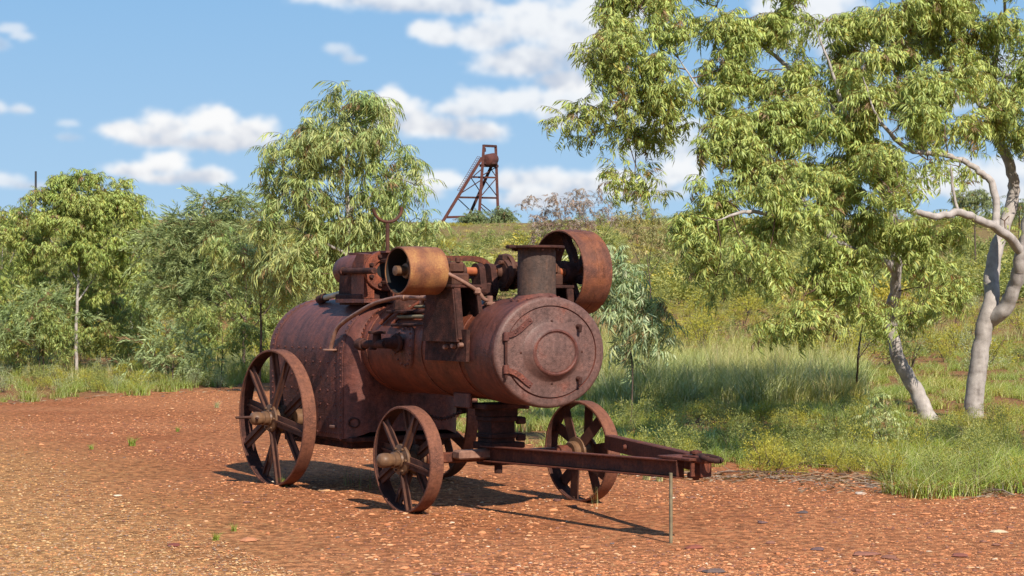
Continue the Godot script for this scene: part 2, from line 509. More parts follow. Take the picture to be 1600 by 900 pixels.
func build_engine() -> void:
	var E := thing("portable_steam_engine", "rusted portable steam engine on four spoked iron wheels with short chimney and drawbar", "steam engine", Vector3(-0.126, 0, -16.145), -1.026)
	E.scale = Vector3(1.16, 1, 1.16)
	var SC := Vector3(0, 1.32, 0)
	var m: MB
	# ---- boiler barrel and smokebox
	m = MB.new(); along_x(m, SC)
	m.lathe([Vector2(0.40, -1.46), Vector2(0.41, -1.44), Vector2(0.41, -0.40), Vector2(0.418, -0.395), Vector2(0.418, 0.30)], 72, 38.0, 0, TAU, 0.0012)
	var barrel := obj(m, "boiler_barrel", M.barrel, E)
	for x in [-1.30, -0.40, 0.14]:
		m = MB.new(); along_x(m, SC)
		var r := 0.411 if x < -0.5 else 0.419
		m.lathe([Vector2(r - 0.004, x - 0.032), Vector2(r + 0.006, x - 0.03), Vector2(r + 0.006, x + 0.03), Vector2(r - 0.004, x + 0.032)], 72, 10.0)
		obj(m, "boiler_band", M.barrel, barrel)
	m = MB.new()
	for k in 60:
		var a := TAU * k / 60
		var d := Vector3(0, sin(a), cos(a))
		m.rivet(Vector3(-1.39, 1.32, 0) + d * 0.411, d, 0.013)
	put(m.mesh(), "rivet_ring", M.barrel, barrel).set_meta("kind", "stuff")
	m = MB.new(); along_x(m, SC)
	m.lathe([Vector2(0.415, 0.26), Vector2(0.436, 0.262), Vector2(0.440, 0.27), Vector2(0.440, 0.655), Vector2(0.4475, 0.657), Vector2(0.450, 0.662), Vector2(0.450, 0.700), Vector2(0.444, 0.716), Vector2(0.432, 0.726), Vector2(0.415, 0.7295), Vector2(0.39, 0.730), Vector2(0.374, 0.730), Vector2(0.372, 0.722), Vector2(0.2, 0.722), Vector2(0, 0.722)], 96, 42.0, 0, TAU, 0.0008)
	var sb := obj(m, "smokebox", M.body, E)
	m = MB.new(); along_x(m, SC + Vector3(0.001, 0, 0))
	m.lathe([Vector2(0.36, 0.720), Vector2(0.366, 0.728), Vector2(0.362, 0.7345), Vector2(0.29, 0.737), Vector2(0.245, 0.7395), Vector2(0.232, 0.746), Vector2(0.205, 0.774), Vector2(0.185, 0.793), Vector2(0.174, 0.799), Vector2(0.168, 0.798), Vector2(0.163, 0.790), Vector2(0.155, 0.791), Vector2(0.1, 0.799), Vector2(0, 0.803)], 72, 42.0)
	var door := obj(m, "smokebox_door", M.face, E)
	m = MB.new(); along_x(m, SC + Vector3(0.002, 0, 0))
	m.lathe([Vector2(0.186, 0.7935), Vector2(0.175, 0.8005), Vector2(0.168, 0.7995), Vector2(0.163, 0.7915), Vector2(0.157, 0.792)], 72, 60.0)
	obj(m, "dome_ring", M.body, door)
	var rim := MB.new(); along_x(rim, SC)
	rim.lathe([Vector2(0.449, 0.701), Vector2(0.4452, 0.7175), Vector2(0.433, 0.7280), Vector2(0.415, 0.7312), Vector2(0.376, 0.7320), Vector2(0.376, 0.724)], 96, 50.0)
	obj(rim, "face_ring", M.face, sb)
	for q in [[0.0, 0.25], [0.0, -0.252], [0.25, 0.0], [-0.248, 0.0]]:
		m = MB.new(); m.rivet(SC + Vector3(0.738, q[1], q[0]), Vector3(1, 0, 0), 0.013)
		obj(m, "bolt", M.dark, door)
	# hinge straps and pin (the hinge is on the near side)
	for s in [1.0, -1.0]:
		m = MB.new()
		var pth := curve([SC + Vector3(0.745, 0.135 * s, 0.372), SC + Vector3(0.747, 0.152 * s, 0.315), SC + Vector3(0.747, 0.185 * s, 0.262), SC + Vector3(0.745, 0.235 * s, 0.205), SC + Vector3(0.744, 0.262 * s, 0.168)], 4)
		m.strap(pth, Vector3(1, 0, 0), 0.010, 0.042)
		m.cyl(SC + Vector3(0.752, 0.095 * s, 0.376), SC + Vector3(0.752, 0.165 * s, 0.376), 0.021, 0.021, 12)
		m.rivet(SC + Vector3(0.752, 0.16 * s, 0.30), Vector3(1, 0, 0), 0.011)
		m.rivet(SC + Vector3(0.752, 0.205 * s, 0.24), Vector3(1, 0, 0), 0.011)
		m.rivet(SC + Vector3(0.750, 0.255 * s, 0.182), Vector3(1, 0, 0), 0.011)
		obj(m, "hinge_strap", M.body, door)
	m = MB.new(); m.cyl(SC + Vector3(0.752, -0.20, 0.376), SC + Vector3(0.752, 0.165, 0.376), 0.0105, 0.0105, 8, 0.002)
	obj(m, "hinge_pin", M.dark, door)
	for s in [1.0, -1.0]:
		m = MB.new()
		var p := SC + Vector3(0.737, 0.212 * s - 0.005, -0.218)
		m.cyl(p, p + Vector3(0.035, 0, 0), 0.021, 0.018, 12)
		m.cyl(p + Vector3(0.034, 0.012, 0), p + Vector3(0.034, -0.048, 0.006), 0.014, 0.012, 8)
		obj(m, "door_latch", M.dark, door)
	# ---- chimney
	var CH := Vector3(0.535, 0, -0.005)
	m = MB.new(); m.t = Transform3D(Basis(), CH)
	m.lathe([Vector2(0.138, 1.70), Vector2(0.136, 1.80), Vector2(0.134, 1.86), Vector2(0.134, 2.165), Vector2(0.124, 2.165), Vector2(0.124, 1.75)], 48, 40.0)
	var ch := obj(m, "chimney", M.stack, E)
	m = MB.new(); m.t = Transform3D(Basis(), CH)
	m.lathe([Vector2(0.125, 2.158), Vector2(0.192, 2.158), Vector2(0.197, 2.163), Vector2(0.197, 2.176), Vector2(0.192, 2.181), Vector2(0.124, 2.181)], 48, 20.0)
	m.t = Transform3D(); m.box(Vector3(0.55, 2.168, 0.215), Vector3(0.06, 0.03, 0.06), 0.008)
	for k in 8:
		var a := TAU * (k + 0.4) / 8
		m.cyl(CH + Vector3(cos(a) * 0.166, 2.138, sin(a) * 0.166), CH + Vector3(cos(a) * 0.166, 2.16, sin(a) * 0.166), 0.014, 0.014, 6, 0.002)
	obj(m, "chimney_flange", M.dark, ch)
	# saddle: follows the smokebox
	m = MB.new()
	var prev := []
	for ring in 4:
		var row := []
		for k in 41:
			var a := TAU * k / 40
			var rr: float = [0.136, 0.146, 0.18, 0.19][ring]
			var dx := cos(a) * rr
			var dz := sin(a) * rr
			var z := CH.z + dz
			var surf := 1.32 + sqrt(maxf(0.0, 0.4395 * 0.4395 - z * z))
			var y: float = surf + [0.036, 0.02, 0.010, 0.0][ring]
			row.append(Vector3(CH.x + dx, y, z))
		if ring > 0:
			for k in 40:
				var a := TAU * k / 40
				var b := TAU * (k + 1) / 40
				var na := Vector3(cos(a), 0.7, sin(a)).normalized()
				var nb := Vector3(cos(b), 0.7, sin(b)).normalized()
				m.tri(prev[k], prev[k + 1], row[k + 1], na, nb, nb); m.tri(prev[k], row[k + 1], row[k], na, nb, na)
		prev = row
	for k in 14:
		var a := TAU * k / 14
		var z := CH.z + sin(a) * 0.178
		var surf := 1.32 + sqrt(maxf(0.0, 0.4395 * 0.4395 - z * z))
		m.rivet(Vector3(CH.x + cos(a) * 0.178, surf + 0.012, z), Vector3(0, 1, 0), 0.013)
	obj(m, "chimney_saddle", M.body, ch)
	# ---- firebox
	m = MB.new()
	var secs := []
	secs.append([-2.85, firebox_section(0.0)])
	secs.append([-2.3, firebox_section(0.0)])
	secs.append([-1.52, firebox_section(0.0)])
	for k in range(1, 9):
		var a := PI / 2 * k / 8
		secs.append([-1.52 + 0.16 * sin(a), firebox_section(0.16 * (1 - cos(a)))])
	loft(m, secs)
	var fs := firebox_section(0.16)
	var poly := []
	for q in fs: poly.append(Vector2(q.x, q.y))
	m.t = Transform3D(Basis(Vector3(0, 0, 1), Vector3(0, 1, 0), Vector3(-1, 0, 0)), Vector3(-1.362, 0, 0))
	m.prism(poly, 0.004)
	poly = []
	for q in firebox_section(0.012): poly.append(Vector2(q.x, q.y))
	m.t = Transform3D(Basis(Vector3(0, 0, 1), Vector3(0, 1, 0), Vector3(-1, 0, 0)), Vector3(-2.845, 0, 0))
	m.prism(poly, 0.02)
	var fb := obj(m, "firebox", M.body, E)
	# plate lap at the throat and rear
	for e in [[-1.545, 0.045], [-2.83, 0.05]]:
		m = MB.new()
		loft(m, [[e[0] - e[1], firebox_section(-0.001)], [e[0] - e[1] + 0.004, firebox_section(-0.008)], [e[0] + e[1] - 0.004, firebox_section(-0.008)], [e[0] + e[1], firebox_section(-0.001)]])
		obj(m, "lap_plate", M.body, fb)
	m = MB.new()
	for e in [-1.53, -2.81]:
		var L := firebox_section(-0.008)
		var run := 0.0
		for i in L.size() - 1:
			var seg: Vector2 = L[i + 1] - L[i]
			var l := seg.length()
			while run < l:
				var p: Vector2 = L[i] + seg * (run / l)
				var nn := Vector2(seg.y, -seg.x).normalized()
				m.rivet(Vector3(e, p.y, p.x), Vector3(0, nn.y, nn.x), 0.0135)
				run += 0.052
			run -= l
	put(m.mesh(), "rivet_seam", M.body, fb).set_meta("kind", "stuff")
	m = MB.new()
	for s in [1.0, -1.0]:
		for i in 9:
			for j in 6:
				var x := -2.72 + i * 0.135 + (0.0 if j % 2 == 0 else 0.0)
				var y := 0.66 + j * 0.128
				m.rivet(Vector3(x, y, 0.5 * s), Vector3(0, 0, s), 0.0125)
		for i in 30: m.rivet(Vector3(-2.76 + i * 0.04, 0.53, 0.5 * s), Vector3(0, 0, s), 0.012)
	put(m.mesh(), "stay_bolts", M.body, fb).set_meta("kind", "stuff")
	# foundation ring, ash pan, wash-out plugs
	m = MB.new(); m.box(Vector3(-2.12, 0.487, 0), Vector3(1.46, 0.05, 0.97), 0.01)
	obj(m, "foundation_ring", M.dark, fb)
	m = MB.new(); m.box(Vector3(-2.15, 0.43, 0), Vector3(1.25, 0.075, 0.84), 0.01)
	obj(m, "ash_pan", M.dark, fb)
	m = MB.new()
	m.box(Vector3(-1.67, 0.592, 0.508), Vector3(0.09, 0.028, 0.02), 0.006)
	obj(m, "wash_out_plug", M.pipe, fb)
	m = MB.new()
	var wp := Vector3(-1.425, 0.64, 0.435)
	var wd := Vector3(0.75, 0, 0.66).normalized()
	m.t = Transform3D(MB.basis_y(wd), wp)
	m.lathe([Vector2(0.030, 0.0), Vector2(0.048, 0.0), Vector2(0.05, 0.03), Vector2(0.038, 0.035), Vector2(0.032, 0.005), Vector2(0.0, 0.005)], 20)
	obj(m, "mud_hole", M.dark, fb)
	# firebox door at the back (faces away)
	m = MB.new(); along_x(m, Vector3(-2.86, 1.0, 0)); m.t.basis.y = Vector3(-1, 0, 0)
	m.lathe([Vector2(0.2, 0.0), Vector2(0.2, 0.03), Vector2(0.17, 0.05), Vector2(0, 0.06)], 28)
	obj(m, "fire_door", M.dark, fb)
	# ---- wheels and axles
	wheel(E, Vector3(-2.298, 0.641, 0.705), 1.0, 0.641, 0.11, 10, 0.128, 0.225)
	wheel(E, Vector3(-2.298, 0.641, -0.76), -1.0, 0.641, 0.11, 10, 0.128, 0.225)
	wheel(E, Vector3(0, 0.437, 0.733), 1.0, 0.437, 0.105, 10, 0.125, 0.235)
	wheel(E, Vector3(0, 0.437, -0.733), -1.0, 0.437, 0.105, 10, 0.125, 0.235)
	m = MB.new(); m.cyl(Vector3(-2.298, 0.641, -0.76), Vector3(-2.298, 0.641, 0.64), 0.045)
	m.box(Vector3(-2.298, 0.641, 0.565), Vector3(0.12, 0.19, 0.10), 0.015); m.box(Vector3(-2.298, 0.641, -0.565), Vector3(0.12, 0.19, 0.10), 0.015)
	m.box(Vector3(-2.298, 0.52, 0.55), Vector3(0.05, 0.16, 0.05), 0.008)
	obj(m, "rear_axle", M.dark, E)
	m = MB.new(); m.cyl(Vector3(-2.20, 0.641, 0.51), Vector3(-2.20, 0.641, 0.60), 0.085, 0.085, 20)
	obj(m, "axle_collar", M.hub, E)
	m = MB.new(); m.cyl(Vector3(-2.298, 0.655, 0.86), Vector3(-2.298, 0.655, 1.06), 0.014, 0.012, 8)
	m.cyl(Vector3(-2.40, 0.648, 0.905), Vector3(-2.21, 0.648, 0.905), 0.011, 0.011, 8)
	obj(m, "linch_pin", M.spoke, E)
	m = MB.new(); m.box(Vector3(0, 0.437, 0), Vector3(0.085, 0.085, 1.0), 0.012)
	m.cyl(Vector3(0, 0.437, -0.64), Vector3(0, 0.437, 0.64), 0.042)
	m.cyl(Vector3(0, 0.437, 0.52), Vector3(0, 0.437, 0.60), 0.062, 0.062, 16)
	m.cyl(Vector3(0, 0.437, -0.60), Vector3(0, 0.437, -0.52), 0.062, 0.062, 16)
	obj(m, "front_axle", M.beam, E)
	m = MB.new(); m.box(Vector3(0.10, 0.465, 0.25), Vector3(0.12, 0.075, 0.30), 0.014)
	obj(m, "axle_block", M.pipe, E)
	# ---- turntable pedestal under the smokebox
	m = MB.new()
	m.box(Vector3(-0.02, 0.852, 0.0), Vector3(0.30, 0.045, 0.34), 0.008)
	m.box(Vector3(-0.01, 0.80, 0.0), Vector3(0.22, 0.07, 0.24), 0.008)
	m.box(Vector3(-0.01, 0.67, 0.0), Vector3(0.20, 0.39, 0.20), 0.006)
	m.box(Vector3(-0.01, 0.52, 0.0), Vector3(0.25, 0.06, 0.25), 0.006)
	var ped := obj(m, "turntable_pedestal", M.dark, E)
	for y in [0.745, 0.605]:
		m = MB.new(); m.box(Vector3(0.0, y, -0.02), Vector3(0.22, 0.04, 0.27), 0.008)
		m.box(Vector3(0.10, y - 0.015, -0.14), Vector3(0.05, 0.06, 0.07), 0.01)
		obj(m, "turntable_plate", M.dark, ped)
	m = MB.new(); m.box(Vector3(0.0, 0.525, -0.02), Vector3(0.24, 0.05, 0.30), 0.01); m.box(Vector3(0.0, 0.40, -0.0), Vector3(0.2, 0.08, 0.24), 0.01)
	m.cyl(Vector3(0.12, 0.30, 0.06), Vector3(0.12, 0.45, 0.06), 0.03, 0.03, 10)
	m.cyl(Vector3(0.12, 0.37, 0.06), Vector3(0.12, 0.40, 0.06), 0.05, 0.05, 6)
	obj(m, "king_bolt", M.dark, ped)
	m = MB.new(); m.box(Vector3(-0.13, 0.90, 0.21), Vector3(0.24, 0.13, 0.03), 0.012)
	obj(m, "saddle_plate", M.body, ped)
	m = MB.new(); m.box(Vector3(-0.02, 0.885, -0.18), Vector3(0.30, 0.12, 0.05), 0.012)
	obj(m, "saddle_plate", M.body, ped)
	# steering chain from the pedestal to the firebox
	m = MB.new()
	for k in 26:
		var f := k / 25.0
		var p := Vector3(lerpf(-0.2, -1.32, f), 0.80 - 0.14 * sin(f * PI) * 0.5 - 0.06 * f, lerpf(0.19, -0.10, f))
		var d := Vector3(-1.12, 0, -0.29).normalized()
		var q := []
		for j in 9:
			var a := TAU * j / 8
			var u := Vector3(0, 1, 0) if k % 2 == 0 else d.cross(Vector3.UP)
			q.append(p + d * cos(a) * 0.028 + u * sin(a) * 0.014)
		m.tube(q, [0.0055], 5, false)
	obj(m, "steering_chain", M.dark, E)
	# ---- drawbar
	m = MB.new()
	var na0 := Vector3(0.10, 0, 0.155)
	var na1 := Vector3(2.34, 0, 0.055)
	var ang := (na1 - na0).angle_to(Vector3(1, 0, 0))
	var L0 := (na1 - na0).length()
	m.t = Transform3D(Basis(Vector3.UP, ang).rotated(Vector3(0, 0, 1), 0.024), na0 + Vector3(0, 0.468, 0))
	m.box(Vector3(L0 / 2, 0, -0.006), Vector3(L0, 0.108, 0.012), 0.003)
	m.box(Vector3(L0 / 2, 0.060, 0.020), Vector3(L0, 0.012, 0.064), 0.003)
	m.box(Vector3(L0 / 2, -0.060, 0.020), Vector3(L0, 0.012, 0.064), 0.003)
	m.box(Vector3(L0 - 0.006, 0, 0.023), Vector3(0.010, 0.106, 0.046), 0.003)
	var db := obj(m, "drawbar", M.beam, E)
	m = MB.new()
	var fa0 := Vector3(0.80, 0.585, -0.405)
	var fa1 := Vector3(2.30, 0.56, -0.045)
	var fd := fa1 - fa0
	m.t = Transform3D(Basis(Vector3.UP, atan2(-fd.z, fd.x)).rotated(Vector3(0, 0, 1), -0.016), fa0)
	m.box(Vector3(fd.length() / 2, 0, 0), Vector3(fd.length(), 0.115, 0.012), 0.003)
	m.box(Vector3(fd.length() / 2, 0.055, -0.03), Vector3(fd.length(), 0.012, 0.06), 0.003)
	m.cyl(Vector3(0.42, 0.0, 0.004), Vector3(0.42, 0.0, 0.03), 0.026, 0.02, 12)
	obj(m, "drawbar_brace", M.beam, db)
	m = MB.new()
	m.box(Vector3(2.30, 0.598, 0.0), Vector3(0.34, 0.02, 0.20), 0.004)
	m.box(Vector3(2.42, 0.60, 0.0), Vector3(0.20, 0.05, 0.10), 0.008)
	m.box(Vector3(2.355, 0.53, -0.055), Vector3(0.14, 0.10, 0.022), 0.004)
	m.box(Vector3(2.44, 0.53, 0.02), Vector3(0.022, 0.11, 0.10), 0.004)
	m.box(Vector3(2.50, 0.535, 0.0), Vector3(0.02, 0.12, 0.08), 0.004)
	m.cyl(Vector3(2.40, 0.445, 0.0), Vector3(2.40, 0.66, 0.0), 0.022, 0.022, 10)
	m.cyl(Vector3(2.40, 0.632, 0.0), Vector3(2.40, 0.655, 0.0), 0.038, 0.038, 6)
	m.cyl(Vector3(2.395, 0.46, 0.0), Vector3(2.395, 0.50, 0.0), 0.05, 0.05, 12)
	obj(m, "coupling_block", M.beam, db)
	m = MB.new()
	var ringp := []
	for k in 25:
		var a := TAU * k / 24
		ringp.append(Vector3(2.555 + cos(a) * 0.078, 0.612 - cos(a) * 0.012, 0.0 + sin(a) * 0.042))
	m.tube(ringp, [0.019], 10, false)
	m.cyl(Vector3(2.42, 0.612, 0.0), Vector3(2.51, 0.617, 0.0), 0.03, 0.026, 10)
	obj(m, "hitch_ring", M.dark, db)
	# ---- crankshaft, pulley, flywheel
	var CX := 0.05
	var CY := 1.978
	m = MB.new()
	m.cyl(Vector3(CX, CY, 0.20), Vector3(CX, CY, 0.86), 0.036, 0.036, 20)
	m.cyl(Vector3(CX, CY, 0.085), Vector3(CX, CY, -0.80), 0.036, 0.036, 20)
	var cs := obj(m, "crankshaft", M.shaft, E)
	m = MB.new()
	for z in [0.19, 0.095]:
		m.t = Transform3D(Basis(), Vector3(CX, CY, z))
		var pl := []
		for k in 9:
			var a := -0.35 + PI * k / 8 + 0.35
			pl.append(Vector2(cos(a), sin(a)) * 0.068)
		for k in 9:
			var a := PI + PI * k / 8
			pl.append(Vector2(0.03 + cos(a) * 0.062, -0.15 + sin(a) * 0.062))
		m.prism(pl, 0.048)
	m.t = Transform3D(); m.cyl(Vector3(CX + 0.03, CY - 0.15, 0.08), Vector3(CX + 0.03, CY - 0.15, 0.205), 0.04, 0.04, 16)
	obj(m, "crank_web", M.dark, cs)
	m = MB.new()
	m.strap([Vector3(CX + 0.03, CY - 0.15, 0.143), Vector3(-0.5, 1.91, 0.15), Vector3(-1.1, 2.0, 0.16)], Vector3(0, 0, 1), 0.04, 0.05)
	m.box(Vector3(CX + 0.03, CY - 0.15, 0.143), Vector3(0.13, 0.11, 0.044), 0.012)
	m.box(Vector3(-1.12, 2.0, 0.18), Vector3(0.16, 0.14, 0.10), 0.012)
	obj(m, "connecting_rod", M.dark, cs)
	# eccentrics
	m = MB.new()
	for e in [[0.0, 0.125, 0.03, -0.02], [-0.05, 0.135, -0.02, 0.015], [-0.098, 0.118, 0.01, -0.03]]:
		along_z(m, Vector3(CX + e[2], CY + e[3], e[0]))
		m.lathe([Vector2(0.036, -0.022), Vector2(e[1] - 0.02, -0.022), Vector2(e[1] - 0.02, -0.018), Vector2(e[1], -0.018), Vector2(e[1] + 0.004, 0), Vector2(e[1], 0.018), Vector2(e[1] - 0.02, 0.018), Vector2(e[1] - 0.02, 0.022), Vector2(0.036, 0.022)], 36, 25.0)
	m.t = Transform3D()
	m.box(Vector3(CX + 0.03, CY + 0.12, 0.0), Vector3(0.08, 0.05, 0.04), 0.008); m.box(Vector3(CX - 0.03, CY - 0.14, -0.05), Vector3(0.08, 0.05, 0.04), 0.008)
	m.box(Vector3(CX + 0.10, CY - 0.09, -0.095), Vector3(0.05, 0.06, 0.05), 0.01)
	m.cyl(Vector3(CX + 0.06, CY + 0.075, 0.015), Vector3(CX + 0.075, CY + 0.075, 0.055), 0.02, 0.02, 8)
	m.cyl(Vector3(CX, CY, 0.015), Vector3(CX, CY, 0.05), 0.066, 0.055, 20)
	obj(m, "eccentric", M.spoke, cs)
	m = MB.new()
	m.strap([Vector3(0.0, CY - 0.05, -0.01), Vector3(-0.7, 1.96, 0.0), Vector3(-1.4, 1.99, 0.02)], Vector3(0, 0, 1), 0.022, 0.045)
	obj(m, "eccentric_rod", M.dark, cs)
	# belt pulley, near side
	m = MB.new(); along_z(m, Vector3(CX, CY, 0))
	var pr := 0.196
	m.lathe([Vector2(pr - 0.014, 0.535), Vector2(pr - 0.004, 0.535), Vector2(pr, 0.540), Vector2(pr + 0.006, 0.69), Vector2(pr, 0.838), Vector2(pr - 0.004, 0.842), Vector2(pr - 0.014, 0.842), Vector2(pr - 0.010, 0.69), Vector2(pr - 0.014, 0.535)], 72, 30.0)
	var pul := obj(m, "belt_pulley", M.drum, E)
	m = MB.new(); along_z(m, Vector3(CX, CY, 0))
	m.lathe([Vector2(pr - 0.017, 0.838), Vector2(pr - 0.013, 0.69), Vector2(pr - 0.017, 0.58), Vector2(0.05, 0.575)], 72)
	obj(m, "rim_inside_shade", M.black, pul)  # shadow inside the pulley painted as a black lining
	for k in 4:
		m = MB.new()
		var a := TAU * k / 4 + 0.5
		var d := Vector3(cos(a), sin(a), 0)
		m.strap([Vector3(CX, CY, 0.62) + d * 0.05, Vector3(CX, CY, 0.62) + d * (pr - 0.012)], Vector3(0, 0, 1), 0.035, 0.05)
		obj(m, "spoke", M.dark, pul)
	m = MB.new(); along_z(m, Vector3(CX, CY, 0))
	m.lathe([Vector2(0.036, 0.545), Vector2(0.066, 0.545), Vector2(0.066, 0.77), Vector2(0.06, 0.78), Vector2(0.04, 0.782), Vector2(0.04, 0.86), Vector2(0.0, 0.866)], 24)
	m.t = Transform3D(); m.cyl(Vector3(CX, CY + 0.05, 0.75), Vector3(CX, CY + 0.105, 0.75), 0.015, 0.015, 6)
	obj(m, "pulley_hub", M.hub, pul)
	# flywheel, far side, crooked spokes
	m = MB.new(); along_z(m, Vector3(CX, CY, 0))
	var fr := 0.362
	m.lathe([Vector2(fr - 0.014, -0.735), Vector2(fr - 0.004, -0.735), Vector2(fr, -0.730), Vector2(fr + 0.007, -0.62), Vector2(fr + 0.002, -0.611), Vector2(fr + 0.007, -0.602), Vector2(fr, -0.490), Vector2(fr - 0.004, -0.485), Vector2(fr - 0.014, -0.485), Vector2(fr - 0.02, -0.625), Vector2(fr - 0.014, -0.735)], 96, 30.0)
	var fw := obj(m, "flywheel", M.fly, E)
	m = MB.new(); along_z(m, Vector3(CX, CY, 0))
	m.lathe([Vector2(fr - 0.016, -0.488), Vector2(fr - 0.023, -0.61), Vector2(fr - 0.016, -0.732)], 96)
	obj(m, "rim_inside_shade", M.dark, fw)  # shade within the flywheel rim put into a darker colour
	for k in 6:
		m = MB.new()
		var a := TAU * k / 6 + 0.2
		var pth := []
		for j in 11:
			var f := j / 10.0
			var rr := lerpf(0.05, fr - 0.016, f)
			var aa := a + 0.62 * sin(f * PI * 0.55)
			pth.append(Vector3(CX + cos(aa) * rr, CY + sin(aa) * rr, -0.625))
		m.strap(pth, Vector3(0, 0, 1), 0.045, 0.062)
		obj(m, "spoke", M.dark, fw)
	m = MB.new(); along_z(m, Vector3(CX, CY, 0))
	m.lathe([Vector2(0.036, -0.72), Vector2(0.085, -0.72), Vector2(0.092, -0.71), Vector2(0.092, -0.55), Vector2(0.085, -0.54), Vector2(0.036, -0.54)], 28)
	obj(m, "flywheel_hub", M.dark, fw)
	# bearing brackets on the barrel
	for s in [1.0, -1.0]:
		m = MB.new()
		var zc: float = 0.45 * s
		var o := -0.02
		# hollow box column: side plates, front with window
		m.t = Transform3D(Basis(), Vector3(0, 0, zc + 0.045 * s))
		m.prism([Vector2(-0.21, 1.40), Vector2(0.30, 1.40), Vector2(0.235, 1.845), Vector2(-0.14, 1.845)], 0.022)
		m.t = Transform3D(Basis(), Vector3(0, 0, zc - 0.16 * s))
		m.prism([Vector2(-0.21, 1.52), Vector2(0.285, 1.52), Vector2(0.235, 1.845), Vector2(-0.14, 1.845)], 0.022)
		m.t = Transform3D()
		m.box(Vector3(0.05, 1.852, zc - 0.057 * s), Vector3(0.40, 0.028, 0.25), 0.006)
		m.box(Vector3(0.05, 1.43, zc + 0.0 * s), Vector3(0.44, 0.03, 0.10), 0.006)
		m.t = Transform3D(Basis(Vector3(0, 0, 1), -1.43), Vector3(0.268, 1.62, zc - 0.0 * s)) * Transform3D(Basis(), Vector3.ZERO)
		m.t = Transform3D()
		# window frame bars at the front edge
		m.strap([Vector3(0.298, 1.42, zc + 0.02 * s), Vector3(0.236, 1.84, zc + 0.02 * s)], Vector3(0, 0, 1), 0.05, 0.016)
		m.strap([Vector3(0.285, 1.56, zc - 0.15 * s), Vector3(0.236, 1.84, zc - 0.15 * s)], Vector3(0, 0, 1), 0.03, 0.016)
		m.strap([Vector3(-0.212, 1.42, zc - 0.06 * s), Vector3(-0.142, 1.84, zc - 0.06 * s)], Vector3(0, 0, 1), 0.21, 0.016)
		var br := obj(m, "bearing_bracket", M.dark, E)
		m = MB.new()
		m.prism([Vector2(-0.24, 1.24), Vector2(0.36, 1.24), Vector2(0.37, 1.50), Vector2(-0.22, 1.50)], 0.028)
		m.t = Transform3D(Basis(), Vector3(0, 0, 0))
		var fo := obj(m, "bracket_foot", M.dark, br)
		fo.position = Vector3(0, 0, 0.452 * s)
		for q in [[0.10, 1.355], [0.21, 1.365], [0.315, 1.375]]:
			m = MB.new(); m.cyl(Vector3(q[0], q[1], 0.466 * s), Vector3(q[0], q[1], 0.50 * s), 0.022, 0.02, 6)
			obj(m, "bolt", M.pipe, br)
		m = MB.new()
		m.box(Vector3(CX, 1.91, 0.395 * s), Vector3(0.24, 0.10, 0.14), 0.012)
		m.box(Vector3(CX, CY + 0.03, 0.395 * s), Vector3(0.16, 0.10, 0.12), 0.02)
		for q in [-0.07, 0.07]: m.cyl(Vector3(CX + q, CY + 0.07, 0.395 * s), Vector3(CX + q, CY + 0.11, 0.395 * s), 0.018, 0.018, 6)
		m.cyl(Vector3(CX, CY, 0.31 * s), Vector3(CX, CY, 0.48 * s), 0.062, 0.062, 18)
		obj(m, "bearing", M.spoke, br)
	# flat guard bar over the crank
	m = MB.new()
	m.strap(curve([Vector3(-0.2, 2.088, 0.50), Vector3(-0.2, 2.092, 0.25), Vector3(-0.2, 2.088, 0.06), Vector3(-0.2, 2.04, -0.03), Vector3(-0.2, 1.93, -0.07), Vector3(-0.2, 1.74, -0.08)], 5), Vector3(1, 0, 0), 0.05, 0.045)
	obj(m, "guard_bar", M.beam, E)
	# bent governor rod
	m = MB.new()
	m.tube(curve([Vector3(0.15, 1.985, 0.62), Vector3(0.22, 1.965, 0.56), Vector3(0.25, 1.89, 0.43), Vector3(0.25, 1.812, 0.309), Vector3(0.25, 1.75, 0.26), Vector3(0.25, 1.735, 0.215)], 5), [0.016], 8)
	m.cyl(Vector3(0.25, 1.66, 0.21), Vector3(0.25, 1.775, 0.21), 0.024, 0.024, 10)
	m.box(Vector3(0.25, 1.812, 0.309), Vector3(0.05, 0.06, 0.05), 0.015)
	m.box(Vector3(0.25, 1.71, 0.21), Vector3(0.07, 0.03, 0.07), 0.008)
	obj(m, "governor_rod", M.pipe, E)
	# ---- cylinder on the firebox
	var CZ := 0.16
	m = MB.new(); along_x(m, Vector3(0, 2.02, CZ))
	m.lathe([Vector2(0, -2.315), Vector2(0.07, -2.305), Vector2(0.115, -2.275), Vector2(0.143, -2.215), Vector2(0.155, -2.13), Vector2(0.155, -1.66), Vector2(0.150, -1.645), Vector2(0.150, -1.60), Vector2(0, -1.60)], 48, 40.0)
	var cyl := obj(m, "cylinder", M.body, E)
	cyl.position.x = 0.12
	m = MB.new()
	m.prism([Vector2(-2.07, 1.70), Vector2(-1.62, 1.70), Vector2(-1.60, 1.80), Vector2(-1.66, 2.02), Vector2(-2.06, 2.02), Vector2(-2.09, 1.80)], 0.34)
	m.box(Vector3(-1.84, 1.765, 0.0), Vector3(0.48, 0.07, 0.42), 0.012)
	var pd := obj(m, "cylinder_pedestal", M.dark, cyl)
	pd.position.z = CZ - 0.02
	m = MB.new()
	m.prism([Vector2(-2.0, 1.72), Vector2(-1.5, 1.72), Vector2(-1.5, 1.755), Vector2(-2.0, 1.755)], 0.44)
	var sd := obj(m, "saddle_flange", M.body, cyl); sd.position.z = CZ
	# front cover with opening, bolts
	m = MB.new(); along_x(m, Vector3(0, 2.01, CZ))
	m.lathe([Vector2(0.07, -1.60), Vector2(0.180, -1.60), Vector2(0.185, -1.595), Vector2(0.185, -1.56), Vector2(0.180, -1.555), Vector2(0.105, -1.555), Vector2(0.10, -1.56), Vector2(0.10, -1.575), Vector2(0.07, -1.575), Vector2(0.07, -1.60)], 40, 25.0)
